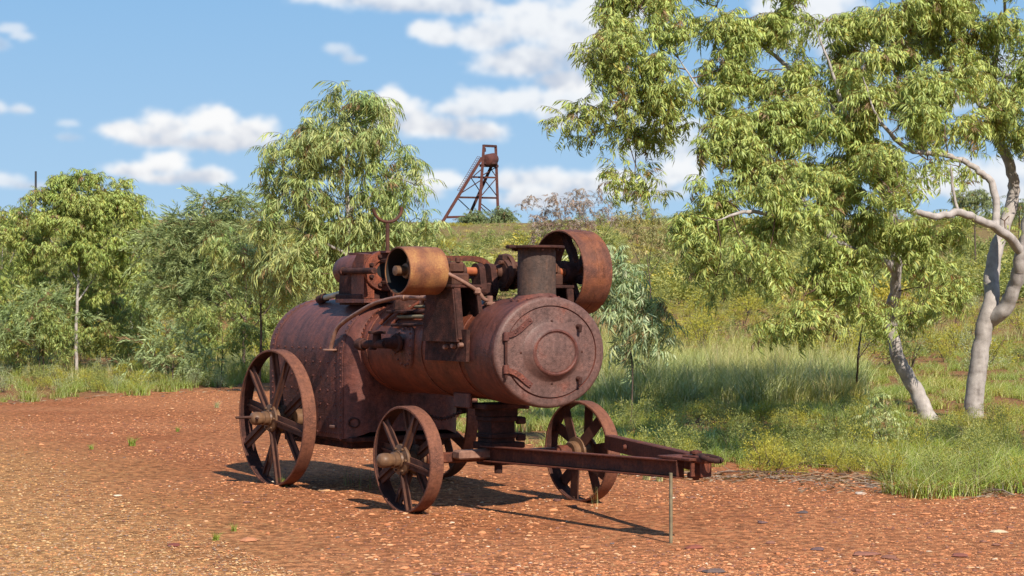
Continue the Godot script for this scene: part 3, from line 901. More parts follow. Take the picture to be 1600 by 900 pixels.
	m.t = Transform3D()
	m.prism([Vector2(-1.60, 1.74), Vector2(-1.56, 1.74), Vector2(-1.56, 1.90), Vector2(-1.60, 1.90)], 0.24)
	var cv := obj(m, "cylinder_cover", M.barrel, cyl)
	m = MB.new()
	for k in 8:
		var a := TAU * (k + 0.5) / 8
		var p := Vector3(-1.56, 2.01 + sin(a) * 0.14, CZ + cos(a) * 0.14)
		m.cyl(p, p + Vector3(0.028, 0, 0), 0.02, 0.018, 6)
	obj(m, "cover_bolts", M.dark, cv)
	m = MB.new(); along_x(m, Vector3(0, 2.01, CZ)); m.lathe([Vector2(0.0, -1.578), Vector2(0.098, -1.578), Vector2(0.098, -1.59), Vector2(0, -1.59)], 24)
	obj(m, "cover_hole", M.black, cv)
	# valve chest on the near side
	m = MB.new()
	m.prism([Vector2(-1.80, 1.76), Vector2(-1.58, 1.76), Vector2(-1.58, 2.16), Vector2(-1.70, 2.17), Vector2(-1.80, 2.05)], 0.09)
	var vc := obj(m, "valve_chest", M.barrel, cyl)
	vc.position.z = CZ + 0.135
	m = MB.new(); m.cyl(Vector3(-1.92, 2.01, 0.36), Vector3(-1.36, 2.005, 0.36), 0.028, 0.028, 14)
	m.cyl(Vector3(-1.92, 2.01, 0.36), Vector3(-1.88, 2.01, 0.36), 0.04, 0.04, 10)
	obj(m, "slide_bar", M.dark, cyl)
	for dy in [0.10, -0.10]:
		m = MB.new(); m.box(Vector3(-1.28, 2.0 + dy, CZ + 0.02), Vector3(0.58, 0.035, 0.055), 0.006)
		obj(m, "guide_bar", M.spoke, cyl)
	# motion plate
	m = MB.new(); m.prism([Vector2(-0.22, 1.66), Vector2(0.22, 1.66), Vector2(0.18, 2.12), Vector2(-0.18, 2.12)], 0.03)
	var mp := obj(m, "motion_plate", M.dark, cyl)
	mp.transform = Transform3D(Basis(Vector3.UP, PI / 2), Vector3(-1.0, 0, CZ))
	# lagging lip on top
	m = MB.new(); m.strap([Vector3(-2.12, 2.178, CZ), Vector3(-1.46, 2.182, CZ)], Vector3(0, 0, 1), 0.10, 0.018)
	obj(m, "lagging_strip", M.body, cyl)
	# chimney rest on its post
	m = MB.new(); m.cyl(Vector3(-1.754, 2.14, -0.02), Vector3(-1.754, 2.46, -0.02), 0.017, 0.017, 10)
	var post := obj(m, "chimney_rest_post", M.spoke, E)
	m = MB.new()
	var yk := []
	for k in 19:
		var a := PI * 1.04 + PI * 0.92 * k / 18
		yk.append(Vector3(-1.754, 2.605 + sin(a) * 0.132, -0.02 + cos(a) * 0.128))
	yk.push_front(yk[0] + Vector3(0, 0.03, 0.004))
	m.tube(yk, [0.015], 8)
	obj(m, "chimney_rest", M.spoke, post)
	# ---- pipes
	m = MB.new()
	m.tube(curve([Vector3(-0.42, 1.765, 0.47), Vector3(-0.62, 1.765, 0.48), Vector3(-0.95, 1.715, 0.50), Vector3(-1.22, 1.635, 0.505), Vector3(-1.45, 1.55, 0.512), Vector3(-1.565, 1.48, 0.522), Vector3(-1.625, 1.38, 0.53), Vector3(-1.665, 1.295, 0.53)], 6), [0.018], 10)
	var pp := obj(m, "blow_pipe", M.pipe, E)
	m = MB.new(); m.cyl(Vector3(-1.665, 1.283, 0.53), Vector3(-1.665, 1.299, 0.53), 0.062, 0.062, 20)
	obj(m, "pipe_flange", M.pipe, pp)
	m = MB.new(); m.cyl(Vector3(-0.56, 1.766, 0.477), Vector3(-0.50, 1.766, 0.474), 0.032, 0.032, 8); m.cyl(Vector3(-0.50, 1.766, 0.474), Vector3(-0.14, 1.756, 0.44), 0.024, 0.024, 10)
	m.cyl(Vector3(-0.30, 1.70, 0.455), Vector3(-0.30, 1.80, 0.455), 0.02, 0.02, 8)
	obj(m, "pipe_union", M.pipe, pp)
	m = MB.new()
	for e in [-0.92, -1.12]:
		var pth := []
		for k in 9:
			var a := 0.52 + 0.75 * k / 8
			pth.append(Vector3(e + 0.26 * k / 8.0, 1.32 + sin(a) * (0.428 + 0.01 * k), cos(a) * 0.43))
		m.tube(pth, [0.015], 8)
	obj(m, "feed_pipe", M.barrel, E)
	# rods lying along the barrel
	for q in [[0.34, 0.016, M.stake], [0.30, 0.02, M.dark], [0.25, 0.014, M.stake], [0.385, 0.014, M.dark], [0.20, 0.018, M.dark]]:
		m = MB.new()
		var y := 1.32 + sqrt(0.43 * 0.43 - q[0] * q[0]) + 0.012
		m.cyl(Vector3(-1.02 + q[1] * 8, y, q[0]), Vector3(-0.10, y + 0.01, q[0] + 0.01), q[1], q[1], 8)
		obj(m, "loose_rod", q[2], barrel)
	m = MB.new(); m.box(Vector3(-0.86, 1.64, 0.325), Vector3(0.34, 0.03, 0.1), 0.008)
	obj(m, "pipe_clamp", M.dark, barrel)
	# manhole pad and feed valve on the barrel's near side
	m = MB.new()
	var pad := []
	for k in 40:
		var a := TAU * k / 40
		pad.append([cos(a), sin(a)])
	var rows := []
	for rg in 3:
		var row := []
		for q in pad:
			var k: float = [1.0, 0.96, 0.0][rg]
			var ay: float = asin(clampf((0.02 + q[1] * 0.20 * k) / 0.43, -1, 1))
			var rr: float = 0.412 + [0.0, 0.016, 0.018][rg]
			row.append(Vector3(-0.66 + q[0] * 0.155 * k, 1.32 + sin(ay) * rr, cos(ay) * rr))
		rows.append(row)
	for rg in 2:
		for k in 40:
			var l := (k + 1) % 40
			var f := func(p: Vector3) -> Vector3: return Vector3(0, p.y - 1.32, p.z).normalized()
			m.tri(rows[rg][k], rows[rg][l], rows[rg + 1][l], f.call(rows[rg][k]), f.call(rows[rg][l]), f.call(rows[rg + 1][l]))
			m.tri(rows[rg][k], rows[rg + 1][l], rows[rg + 1][k], f.call(rows[rg][k]), f.call(rows[rg + 1][l]), f.call(rows[rg + 1][k]))
	for k in 16:
		var a := TAU * k / 16
		var ay := asin((0.02 + sin(a) * 0.165) / 0.43)
		m.rivet(Vector3(-0.66 + cos(a) * 0.125, 1.32 + sin(ay) * 0.43, cos(ay) * 0.43), Vector3(0, sin(ay), cos(ay)), 0.012)
	obj(m, "manhole_pad", M.body, barrel)
	m = MB.new()
	m.cyl(Vector3(-0.70, 1.37, 0.42), Vector3(-0.71, 1.37, 0.56), 0.055, 0.045, 16)
	m.cyl(Vector3(-0.68, 1.365, 0.55), Vector3(-1.00, 1.355, 0.58), 0.04, 0.034, 14)
	m.cyl(Vector3(-0.98, 1.355, 0.578), Vector3(-1.06, 1.355, 0.585), 0.055, 0.055, 6)
	m.cyl(Vector3(-0.80, 1.36, 0.565), Vector3(-0.80, 1.46, 0.565), 0.036, 0.03, 12)
	m.cyl(Vector3(-0.80, 1.45, 0.565), Vector3(-0.80, 1.475, 0.565), 0.066, 0.066, 6)
	m.cyl(Vector3(-0.86, 1.31, 0.57), Vector3(-0.86, 1.36, 0.57), 0.03, 0.03, 6)
	m.cyl(Vector3(-0.70, 1.37, 0.44), Vector3(-0.70, 1.37, 0.465), 0.085, 0.085, 8)
	obj(m, "feed_valve", M.dark, barrel)
	# white pipe over the far shoulder of the firebox
	m = MB.new(); m.cyl(Vector3(-2.50, 1.762, 0.2), Vector3(-2.10, 1.815, 0.2), 0.026, 0.026, 14)
	var wpi := obj(m, "white_pipe", M.white_pipe, E)
	m = MB.new(); m.cyl(Vector3(-2.55, 1.748, 0.2), Vector3(-2.44, 1.772, 0.2), 0.044, 0.044, 8)
	m.cyl(Vector3(-2.51, 1.70, 0.2), Vector3(-2.51, 1.76, 0.2), 0.03, 0.03, 8)
	obj(m, "pipe_elbow", M.dark, wpi)
	# ---- stake under the drawbar: a thing of its own
	m = MB.new(); m.cyl(Vector3(0, -0.05, 0), Vector3(0.0, 0.50, 0.0), 0.013, 0.013, 8, 0.002)
	var st := thing("prop_stake", "thin pale metal stake propping up the drawbar's front end", "stake", Vector3(1.135, 0, -13.73))
	obj(m, "stake_rod", M.stake, st)

# ------------------------------------------------------------------ land
const HP := [[0.0, 0.0], [36.0, 0.0], [60.0, 0.5], [100.0, 2.0], [200.0, 6.8], [420.0, 19.6], [470.0, 20.6], [560.0, 18.0], [800.0, 8.0], [1600.0, 0.0], [5000.0, -4.0]]
var fnoise := FastNoiseLite.new()

func profile(d: float) -> float:
	for i in HP.size() - 1:
		if d <= HP[i + 1][0]:
			var f: float = (d - HP[i][0]) / (HP[i + 1][0] - HP[i][0])
			var m0 := 0.0
			var m1 := 0.0
			var s: float = (HP[i + 1][1] - HP[i][1])
			if i > 0: m0 = (HP[i + 1][1] - HP[i - 1][1]) / (HP[i + 1][0] - HP[i - 1][0]) * (HP[i + 1][0] - HP[i][0])
			if i < HP.size() - 2: m1 = (HP[i + 2][1] - HP[i][1]) / (HP[i + 2][0] - HP[i][0]) * (HP[i + 1][0] - HP[i][0])
			if s == 0.0: m0 = 0.0; m1 = 0.0
			var f2 := f * f
			var f3 := f2 * f
			return (2 * f3 - 3 * f2 + 1) * HP[i][1] + (f3 - 2 * f2 + f) * m0 + (-2 * f3 + 3 * f2) * HP[i + 1][1] + (f3 - f2) * m1
	return -4.0

# green edge: how far the bare soil reaches (distance ahead) by x
const EDGE := [[-14.0, 31.0], [-8.7, 32.5], [-6.25, 37.0], [-4.6, 38.5], [-2.5, 31.0], [-0.83, 25.0], [0.16, 22.6], [1.02, 19.4], [1.9, 18.9], [3.3, 18.7], [3.6, 17.4], [4.5, 17.1], [5.5, 17.6], [9.0, 18.0]]
func edge_at(x: float) -> float:
	if x <= EDGE[0][0]: return EDGE[0][1]
	for i in EDGE.size() - 1:
		if x <= EDGE[i + 1][0]:
			return lerpf(EDGE[i][1], EDGE[i + 1][1], (x - EDGE[i][0]) / (EDGE[i + 1][0] - EDGE[i][0]))
	return EDGE[-1][1]

const CONTACTS := [Vector2(-0.85, -15.70), Vector2(0.60, -16.58), Vector2(-2.21, -18.00), Vector2(-0.86, -18.82)]
func height(x: float, z: float) -> float:
	var d := -z
	var h := profile(maxf(d, 0.0))
	h += fnoise.get_noise_2d(x * 1.0, z * 1.0) * 0.03 * smoothstep(4.0, 14.0, d)
	var v := smoothstep(0.0, 6.0, d - edge_at(x) - 1.0)
	h += (fnoise.get_noise_2d(x * 0.5 + 90, z * 0.5) * 0.12) * v
	if d < 20.0:
		for w in CONTACTS: h += 0.022 * exp(-((x - w.x) * (x - w.x) + (z - w.y) * (z - w.y)) / 0.07)
	h += fnoise.get_noise_2d(x * 0.06 + 30, z * 0.06) * 2.4 * smoothstep(70.0, 260.0, d)
	return h

# where the line of sight through a point of the photograph meets the land
func ground_at(px: float, py: float) -> Vector3:
	var dx := (px - 800.0) / PHOTO_F
	var dy := -(py - 476.0) / PHOTO_F
	var d := 8.0
	while d < 600.0:
		var y := 1.702 + dy * d
		if y <= height(dx * d, -d): return Vector3(dx * d, height(dx * d, -d), -d)
		d += 0.02 + d * 0.002
	return Vector3(dx * 460, height(dx * 460, -460), -460)

func sight(px: float, py: float, d: float) -> Vector3:
	return Vector3((px - 800.0) / PHOTO_F * d, 1.702 - (py - 476.0) / PHOTO_F * d, -d)

func road_side(x: float, z: float) -> float:
	# metres to the left of the gravel's edge
	var a := Vector2(-6.4, -23.9)
	var u := (Vector2(-1.4, -12.2) - a).normalized()
	var p := Vector2(x, z) - a
	return -(p.x * -u.y + p.y * u.x) * -1.0

const SOIL := Color(0.53, 0.21, 0.094)
const GRAVEL := Color(0.56, 0.29, 0.115)
func soil_color(x: float, z: float) -> Color:
	var d := -z
	var n := fnoise.get_noise_2d(x * 0.7, z * 0.7)
	var c := SOIL.lerp(Color(0.43, 0.155, 0.064), clampf(0.5 + n * 1.2 + fnoise.get_noise_2d(x * 4.0 + 7.0, z * 4.0) * 0.9, 0, 1))
	var r := road_side(x, z) + n * 0.9
	c = c.lerp(GRAVEL, smoothstep(-1.6, 1.6, r) * 0.85)
	var v := smoothstep(0.3, 2.5, d - edge_at(x) + fnoise.get_noise_2d(x * 1.3 + 9, z * 1.3) * 1.5)
	c = c.lerp(Color(0.30, 0.16, 0.075), v * 0.75)
	c = c.lerp(Color(0.30, 0.22, 0.09), smoothstep(45.0, 120.0, d) * 0.85)
	return c

func sheet(xs: Callable, zs: Array, cols: int, lift: float, colour: Callable) -> ArrayMesh:
	var v := PackedVector3Array()
	var n := PackedVector3Array()
	var c := PackedColorArray()
	var idx := PackedInt32Array()
	for z in zs:
		for k in cols + 1:
			var x: float = xs.call(z, k / float(cols))
			v.push_back(Vector3(x, height(x, z) + lift, z))
			var e := 0.05 + absf(z) * 0.004
			n.push_back(Vector3(height(x - e, z) - height(x + e, z), 2 * e, height(x, z - e) - height(x, z + e)).normalized())
			c.push_back(colour.call(x, z))
	for i in zs.size() - 1:
		for k in cols:
			var a := i * (cols + 1) + k
			idx.append_array([a, a + 1, a + cols + 1, a + 1, a + cols + 2, a + cols + 1])
	var arr := []
	arr.resize(Mesh.ARRAY_MAX)
	arr[Mesh.ARRAY_VERTEX] = v; arr[Mesh.ARRAY_NORMAL] = n; arr[Mesh.ARRAY_COLOR] = c; arr[Mesh.ARRAY_INDEX] = idx
	var m := ArrayMesh.new()
	m.add_surface_from_arrays(Mesh.PRIMITIVE_TRIANGLES, arr)
	return m

func build_ground() -> void:
	var zs := []
	var d := -400.0
	while d < 4500.0:
		zs.append(-d)
		if d < -20: d += 40.0
		elif d < 8: d += 2.0
		elif d < 60: d += 0.22
		else: d *= 1.025
	zs.reverse()
	var xs := func(z: float, f: float) -> float:
		var s := f * 2.0 - 1.0
		return (s * (7.0 + absf(z) * 0.18) + signf(s) * pow(absf(s), 7.0) * (500.0 + absf(z) * 1.2))
	tag(put(sheet(xs, zs, 220, 0.0, soil_color), "ground", M.soil), "red stony soil rising to a scrub covered hill", "ground", "", "structure")
	# the gravel road on the left, a sheet of its own 4 mm above
	var rz := []
	d = -30.0
	while d < 60.0:
		rz.append(-d); d += 0.25
	rz.reverse()
	var rx := func(z: float, f: float) -> float:
		var a := Vector2(-6.4, -23.9)
		var b := Vector2(-1.4, -12.2)
		var ex: float = a.x + (z - a.y) / (b.y - a.y) * (b.x - a.x) - 0.55 + fnoise.get_noise_1d(z * 9.0) * 0.5
		return ex - (1.0 - f) * 7.0
	tag(put(sheet(rx, rz, 40, 0.004, soil_color), "gravel_road", M.soil), "yellowish gravel road along the left foreground", "road", "", "structure")

func stones() -> void:
	var shapes := []
	for k in 4:
		var m := MB.new()
		shapes.append(stone_mesh(k + 1, 0.55 + 0.15 * (k % 3)))
	for k in 4:
		var buf := PackedFloat32Array()
		var cnt := 0
		for i in 26000:
			var d := lerpf(11.2, 40.0, pow(rng.randf(), 1.8))
			var x := rng.randf_range(-1.0, 1.0) * (d * 0.285)
			if d > edge_at(x) + 1.0: continue
			var on_road := road_side(x, -d) > 0.0
			if not on_road and fnoise.get_noise_2d(x * 1.4, d * 1.4 + 33.0) * 1.2 + rng.randf() < 0.5: continue
			var s := 0.0045 + 0.010 * pow(rng.randf(), 4.0)
			if on_road: s *= 0.8
			elif rng.randf() < 0.03: s *= 2.0
			var b := Basis(Vector3.UP, rng.randf() * TAU).scaled(Vector3(s * rng.randf_range(0.8, 1.6), s * rng.randf_range(0.5, 0.9), s))
			var q := rng.randf()
			var c := Color(0.38, 0.135, 0.055).lerp(Color(0.55, 0.25, 0.11), rng.randf())
			if q < 0.10: c = Color(0.52, 0.29, 0.15)
			elif q < 0.112: c = Color(0.62, 0.48, 0.34)
			elif q < 0.32: c = Color(0.20, 0.085, 0.055)
			elif q < 0.33: c = Color(0.13, 0.09, 0.08)
			if on_road and rng.randf() < 0.8: c = [Color(0.52, 0.28, 0.11), Color(0.46, 0.24, 0.10), Color(0.56, 0.38, 0.19), Color(0.32, 0.18, 0.09), Color(0.42, 0.27, 0.16), Color(0.22, 0.14, 0.10)][rng.randi() % 6]
			push_instance(buf, Transform3D(b, Vector3(x, height(x, -d) + s * 0.22 + (0.004 if on_road else 0.0), -d)), c)
			cnt += 1
		tag(multi(shapes[k], buf, cnt, "gravel_stones", M.stone), "small red and tan stones scattered over the bare soil", "gravel", "", "stuff")

func stone_mesh(seed_: int, flatness: float) -> ArrayMesh:
	var f := FastNoiseLite.new()
	f.seed = seed_; f.frequency = 0.8
	var m := MB.new()
	var rows := 4
	var seg := 7
	var p := func(i: int, k: int) -> Vector3:
		var a := PI * i / rows
		var b := TAU * (k % seg) / seg
		var d := Vector3(sin(a) * cos(b), cos(a), sin(a) * sin(b))
		return d * (1.0 + f.get_noise_3dv(d * 1.5) * 0.7) * Vector3(1, flatness, 1)
	for i in rows:
		for k in seg:
			var a: Vector3 = p.call(i, k)
			var b: Vector3 = p.call(i, k + 1)
			var c: Vector3 = p.call(i + 1, k + 1)
			var e: Vector3 = p.call(i + 1, k)
			var nn := (c - a).cross(e - b).normalized()
			if nn.dot(a + c) < 0: nn = -nn
			if i > 0: m.tri(a, b, c, nn, nn, nn)
			if i < rows - 1: m.tri(a, c, e, nn, nn, nn)
	return m.mesh()

func rock(px: float, py: float, w: float, c: Color, label: String, seed_: int, flatness := 0.45) -> void:
	var p := ground_at(px, py)
	var o := put(stone_mesh(seed_, flatness), "rock", flat(c.linear_to_srgb(), 0.9))
	o.material_override = mat(rust_tex(seed_ * 7, [[0.0, (c * 0.7).linear_to_srgb()], [0.5, c.linear_to_srgb()], [1.0, (c * 1.35).linear_to_srgb()]], 0.4, 0.1, 0.6, 128), 4.0, 0.9)
	o.scale = Vector3(w, w * 0.55, w * 0.7)
	o.rotation.y = seed_ * 1.3
	o.position = p + Vector3(0, w * 0.08, 0)
	tag(o, label, "rock")

# ------------------------------------------------------------------ leaves
func push_instance(buf: PackedFloat32Array, t: Transform3D, c: Color) -> void:
	var b := t.basis
	buf.append_array([b.x.x, b.y.x, b.z.x, t.origin.x, b.x.y, b.y.y, b.z.y, t.origin.y, b.x.z, b.y.z, b.z.z, t.origin.z, c.r, c.g, c.b, 1.0])

func multi(mesh: Mesh, buf: PackedFloat32Array, cnt: int, called: String, m: Material, parent: Node = self) -> MultiMeshInstance3D:
	var mm := MultiMesh.new()
	mm.transform_format = MultiMesh.TRANSFORM_3D
	mm.use_colors = true
	mm.mesh = mesh
	mm.instance_count = cnt
	mm.buffer = buf
	var o := MultiMeshInstance3D.new()
	o.multimesh = mm
	o.material_override = m
	o.name = numbered(called) if parent == self else part_name(parent, called)
	parent.add_child(o, true)
	o.set_meta("kind", "stuff")
	return o

func leaf(m: MB, p: Vector3, d: Vector3, side: Vector3, L: float, w: float, bend: float) -> void:
	d = d.normalized()
	side = (side - d * side.dot(d)).normalized()
	var nn := d.cross(side).normalized()
	if nn.y < 0: nn = -nn
	var c := p + d * L * 0.45 - nn * w * 0.12 + Vector3(0, -bend * L * 0.15, 0)
	var a := p + d * L * 0.40 + side * w * 0.5 + Vector3(0, -bend * L * 0.12, 0)
	var b := p + d * L * 0.40 - side * w * 0.5 + Vector3(0, -bend * L * 0.12, 0)
	var e := p + d * L + Vector3(0, -bend * L * 0.5, 0)
	var n1 := (nn + side * 0.25).normalized()
	var n2 := (nn - side * 0.25).normalized()
	m.tri(p, a, c, n1, n1, n1); m.tri(p, c, b, n2, n2, n2); m.tri(a, e, c, n1, n1, n1); m.tri(c, e, b, n2, n2, n2)

# a drooping gum spray
func gum_spray(seed_: int, leaves: int, L: float, w: float, stem: float, hang: float) -> ArrayMesh:
	var r := RandomNumberGenerator.new()
	r.seed = seed_
	var m := MB.new()
	var pth := []
	for i in 6:
		var f := i / 5.0
		pth.append(Vector3(stem * f, stem * (0.25 * f - 0.55 * hang * f * f), stem * 0.15 * sin(f * 3.0 + seed_)))
	m.col = Color(0.42, 0.22, 0.12)
	m.tube(pth, [0.004, 0.0035, 0.003, 0.003, 0.0025, 0.002], 3, false)
	for i in leaves:
		var f := (i + 0.6) / leaves
		var q := f * 4.999
		var k := int(q)
		var p: Vector3 = (pth[k] as Vector3).lerp(pth[k + 1], q - k)
		var out := ((pth[k + 1] - pth[k]) as Vector3).normalized()
		var sd := Vector3(0, 0, 1.0 if i % 2 == 0 else -1.0)
		var d := out * r.randf_range(-0.2, 0.7) + sd * r.randf_range(0.1, 0.9) + Vector3(0, -hang * r.randf_range(0.1, 1.8), 0)
		var y := r.randf()
		m.col = Color(0.82, 0.95, 1.0).lerp(Color(1.22, 1.2, 0.95), y * y) * r.randf_range(0.65, 1.2)
		if r.randf() < 0.04: m.col = Color(1.25, 0.8, 0.6)
		if r.randf() < 0.10: m.col = Color(1.25, 1.35, 1.6)
		leaf(m, p, d, Vector3(r.randf_range(-1, 1), r.randf_range(-0.5, 0.5), r.randf_range(-1, 1)), L * r.randf_range(0.55, 1.25), w * r.randf_range(0.75, 1.25), r.randf_range(0.0, 0.8))
	return m.mesh(true)

# an upright feathery spray of curved phyllodes
func wattle_spray(seed_: int, leaves: int, L: float, w: float, stem: float) -> ArrayMesh:
	var r := RandomNumberGenerator.new()
	r.seed = seed_
	var m := MB.new()
	var pth := []
	for i in 6:
		var f := i / 5.0
		pth.append(Vector3(stem * f, stem * (0.35 * f - 0.3 * f * f), 0))
	m.col = Color(0.5, 0.4, 0.3)
	m.tube(pth, [0.006, 0.005, 0.004, 0.003], 3, false)
	for i in leaves:
		var f := (i + 0.6) / leaves
		var q := f * 4.999
		var k := int(q)
		var p: Vector3 = (pth[k] as Vector3).lerp(pth[k + 1], q - k)
		var sd := Vector3(0, 0, 1.0 if i % 2 == 0 else -1.0)
		var d := Vector3(1, 0, 0) * r.randf_range(0.5, 1.0) + sd * r.randf_range(0.15, 0.6) + Vector3(0, r.randf_range(-0.1, 0.6), 0)
		m.col = Color(1, 1, 1) * r.randf_range(0.75, 1.2)
		leaf(m, p, d, Vector3(0, r.randf_range(0.2, 1), r.randf_range(-1, 1)), L * r.randf_range(0.7, 1.2), w, r.randf_range(0.2, 0.9))
	return m.mesh(true)

func rand_dir() -> Vector3:
	var v := Vector3(rng.randfn(), rng.randfn(), rng.randfn())
	return v.normalized()

# clumps: [centre, radius as Vector3, fullness]
func crown(parent: Node3D, at: Vector3, clumps: Array, sprays: Array, per_m2: float, tone: Color, tone2: Color, size: float, joints: Array, dens := 2.6, called := "foliage", m: Material = null) -> void:
	var bufs := []
	var cnt := []
	for s in sprays:
		bufs.append(PackedFloat32Array()); cnt.append(0)
	for cl in clumps:
		var C: Vector3 = cl[0]
		var R: Vector3 = cl[1] * 1.17
		var area := R.x * R.y * PI
		var tufts := maxi(4, int(area * 4.5))
		var total: float = area * per_m2 * cl[2] * dens * 1.08
		for tf in tufts:
			var u := rand_dir() * pow(rng.randf(), 0.45)
			if u.y < -0.3 and rng.randf() < 0.3: u.y = -u.y
			var tc := C + u * R
			joints.append([C, tc])
			var k := int(total / tufts + rng.randf())
			var lean := (u + Vector3(0, 0.15, 0)).normalized()
			var shade := rng.randf()
			for j in k:
				var o := rand_dir()
				var yaw := atan2(-(o.z + lean.z * 0.8), o.x + lean.x * 0.8)
				var sc := size * rng.randf_range(0.7, 1.25)
				var b := Basis(Vector3.UP, yaw) * Basis(Vector3(0, 0, 1), rng.randf_range(-1.2, 0.7)) * Basis(Vector3(1, 0, 0), rng.randf_range(-0.5, 0.5))
				var p := tc + Vector3(o.x * 0.12, o.y * 0.14, o.z * 0.12) * size
				var c := tone.lerp(tone2, clampf(shade * 0.6 + rng.randf() * 0.5, 0, 1)) * rng.randf_range(0.78, 1.18)
				if rng.randf() < 0.035: c = Color(0.34, 0.22, 0.12)
				var w := rng.randi() % sprays.size()
				push_instance(bufs[w], Transform3D(b.scaled(Vector3(sc, sc, sc)), p - at), c)
				cnt[w] += 1
	for w in sprays.size():
		multi(sprays[w], bufs[w], cnt[w], called, m if m else M.leaf, parent)

func twigs(parent: Node3D, at: Vector3, joints: Array, limbs: Array, r0: float, m: Material, called := "twig") -> void:
	# joins every tuft to its clump's centre and every clump's centre to the nearest limb
	var mb := MB.new()
	var done := {}
	for j in joints:
		var C: Vector3 = j[0]
		var T: Vector3 = j[1]
		mb.tube([C - at, C.lerp(T, 0.5) + rand_dir() * 0.06 - at + Vector3(0, 0.05, 0), T - at], [r0 * 0.6, r0 * 0.45, r0 * 0.25], 4, false)
		if not done.has(C):
			done[C] = true
			var best := Vector3()
			var bd := 1e9
			for L in limbs:
				for i in L.size() - 1:
					for q in 5:
						var p: Vector3 = (L[i] as Vector3).lerp(L[i + 1], q / 4.0)
						var dd := p.distance_to(C) + maxf(0.0, p.y - C.y) * 0.6
						if dd < bd: bd = dd; best = p
			var mid := best.lerp(C, 0.5) + Vector3(0, 0.06 * bd * 0.5, 0) + rand_dir() * bd * 0.08
			var pts := curve([best, mid, C], 4)
			for i in pts.size(): pts[i] -= at
			mb.tube(pts, [r0 * (1.0 + bd * 0.35), r0 * (0.9 + bd * 0.2), r0 * 0.8, r0 * 0.7], 5, false)
	put(mb.mesh(), called, m, parent).set_meta("kind", "stuff")

func limb(parent: Node3D, at: Vector3, path: Array, r0: float, r1: float, called: String, m: Material, sides := 14) -> Array:
	var pts := curve(path, 6)
	var mb := MB.new()
	var rr := []
	var loc := []
	for i in pts.size():
		var f := float(i) / (pts.size() - 1)
		rr.append(lerpf(r0, r1, pow(f, 0.8)) * (1.0 - 0.75 * smoothstep(0.72, 1.0, f) * (0.0 if called == "stem" else 1.0)) * (1.0 + 0.09 * fnoise.get_noise_2d(i * 1.6, r0 * 400.0)))
		var jig := Vector3(fnoise.get_noise_2d(i * 3.1, r0 * 90.0), fnoise.get_noise_2d(i * 3.1, 50.0 + r0 * 90.0), fnoise.get_noise_2d(i * 3.1, 100.0 + r0 * 90.0)) * minf(r0, 0.09) * (0.35 if called == "trunk" else 0.6)
		loc.append(pts[i] - at + jig * (1.0 if i > 1 else 0.0))
	if called == "trunk": rr[0] *= 1.3; rr[1] *= 1.1
	mb.tube(loc, rr, sides)
	obj(mb, called, m, parent)
	return pts

func px_clumps(list: Array, d0: float, deep := 1.0) -> Array:
	# [across, down, half width, half height, nearer(-) or farther(+), fullness] as seen from the road
	var out := []
	for q in list:
		var d: float = d0 + q[4] * deep
		var k := d / PHOTO_F
		out.append([sight(q[0], q[1], d), Vector3(q[2] * k, q[3] * k, (q[2] + q[3]) * 0.5 * k), q[5] if q.size() > 5 else 1.0])
	return out

# ------------------------------------------------------------------ trees
var GUM := []
var WATTLE := []
var PALE := []

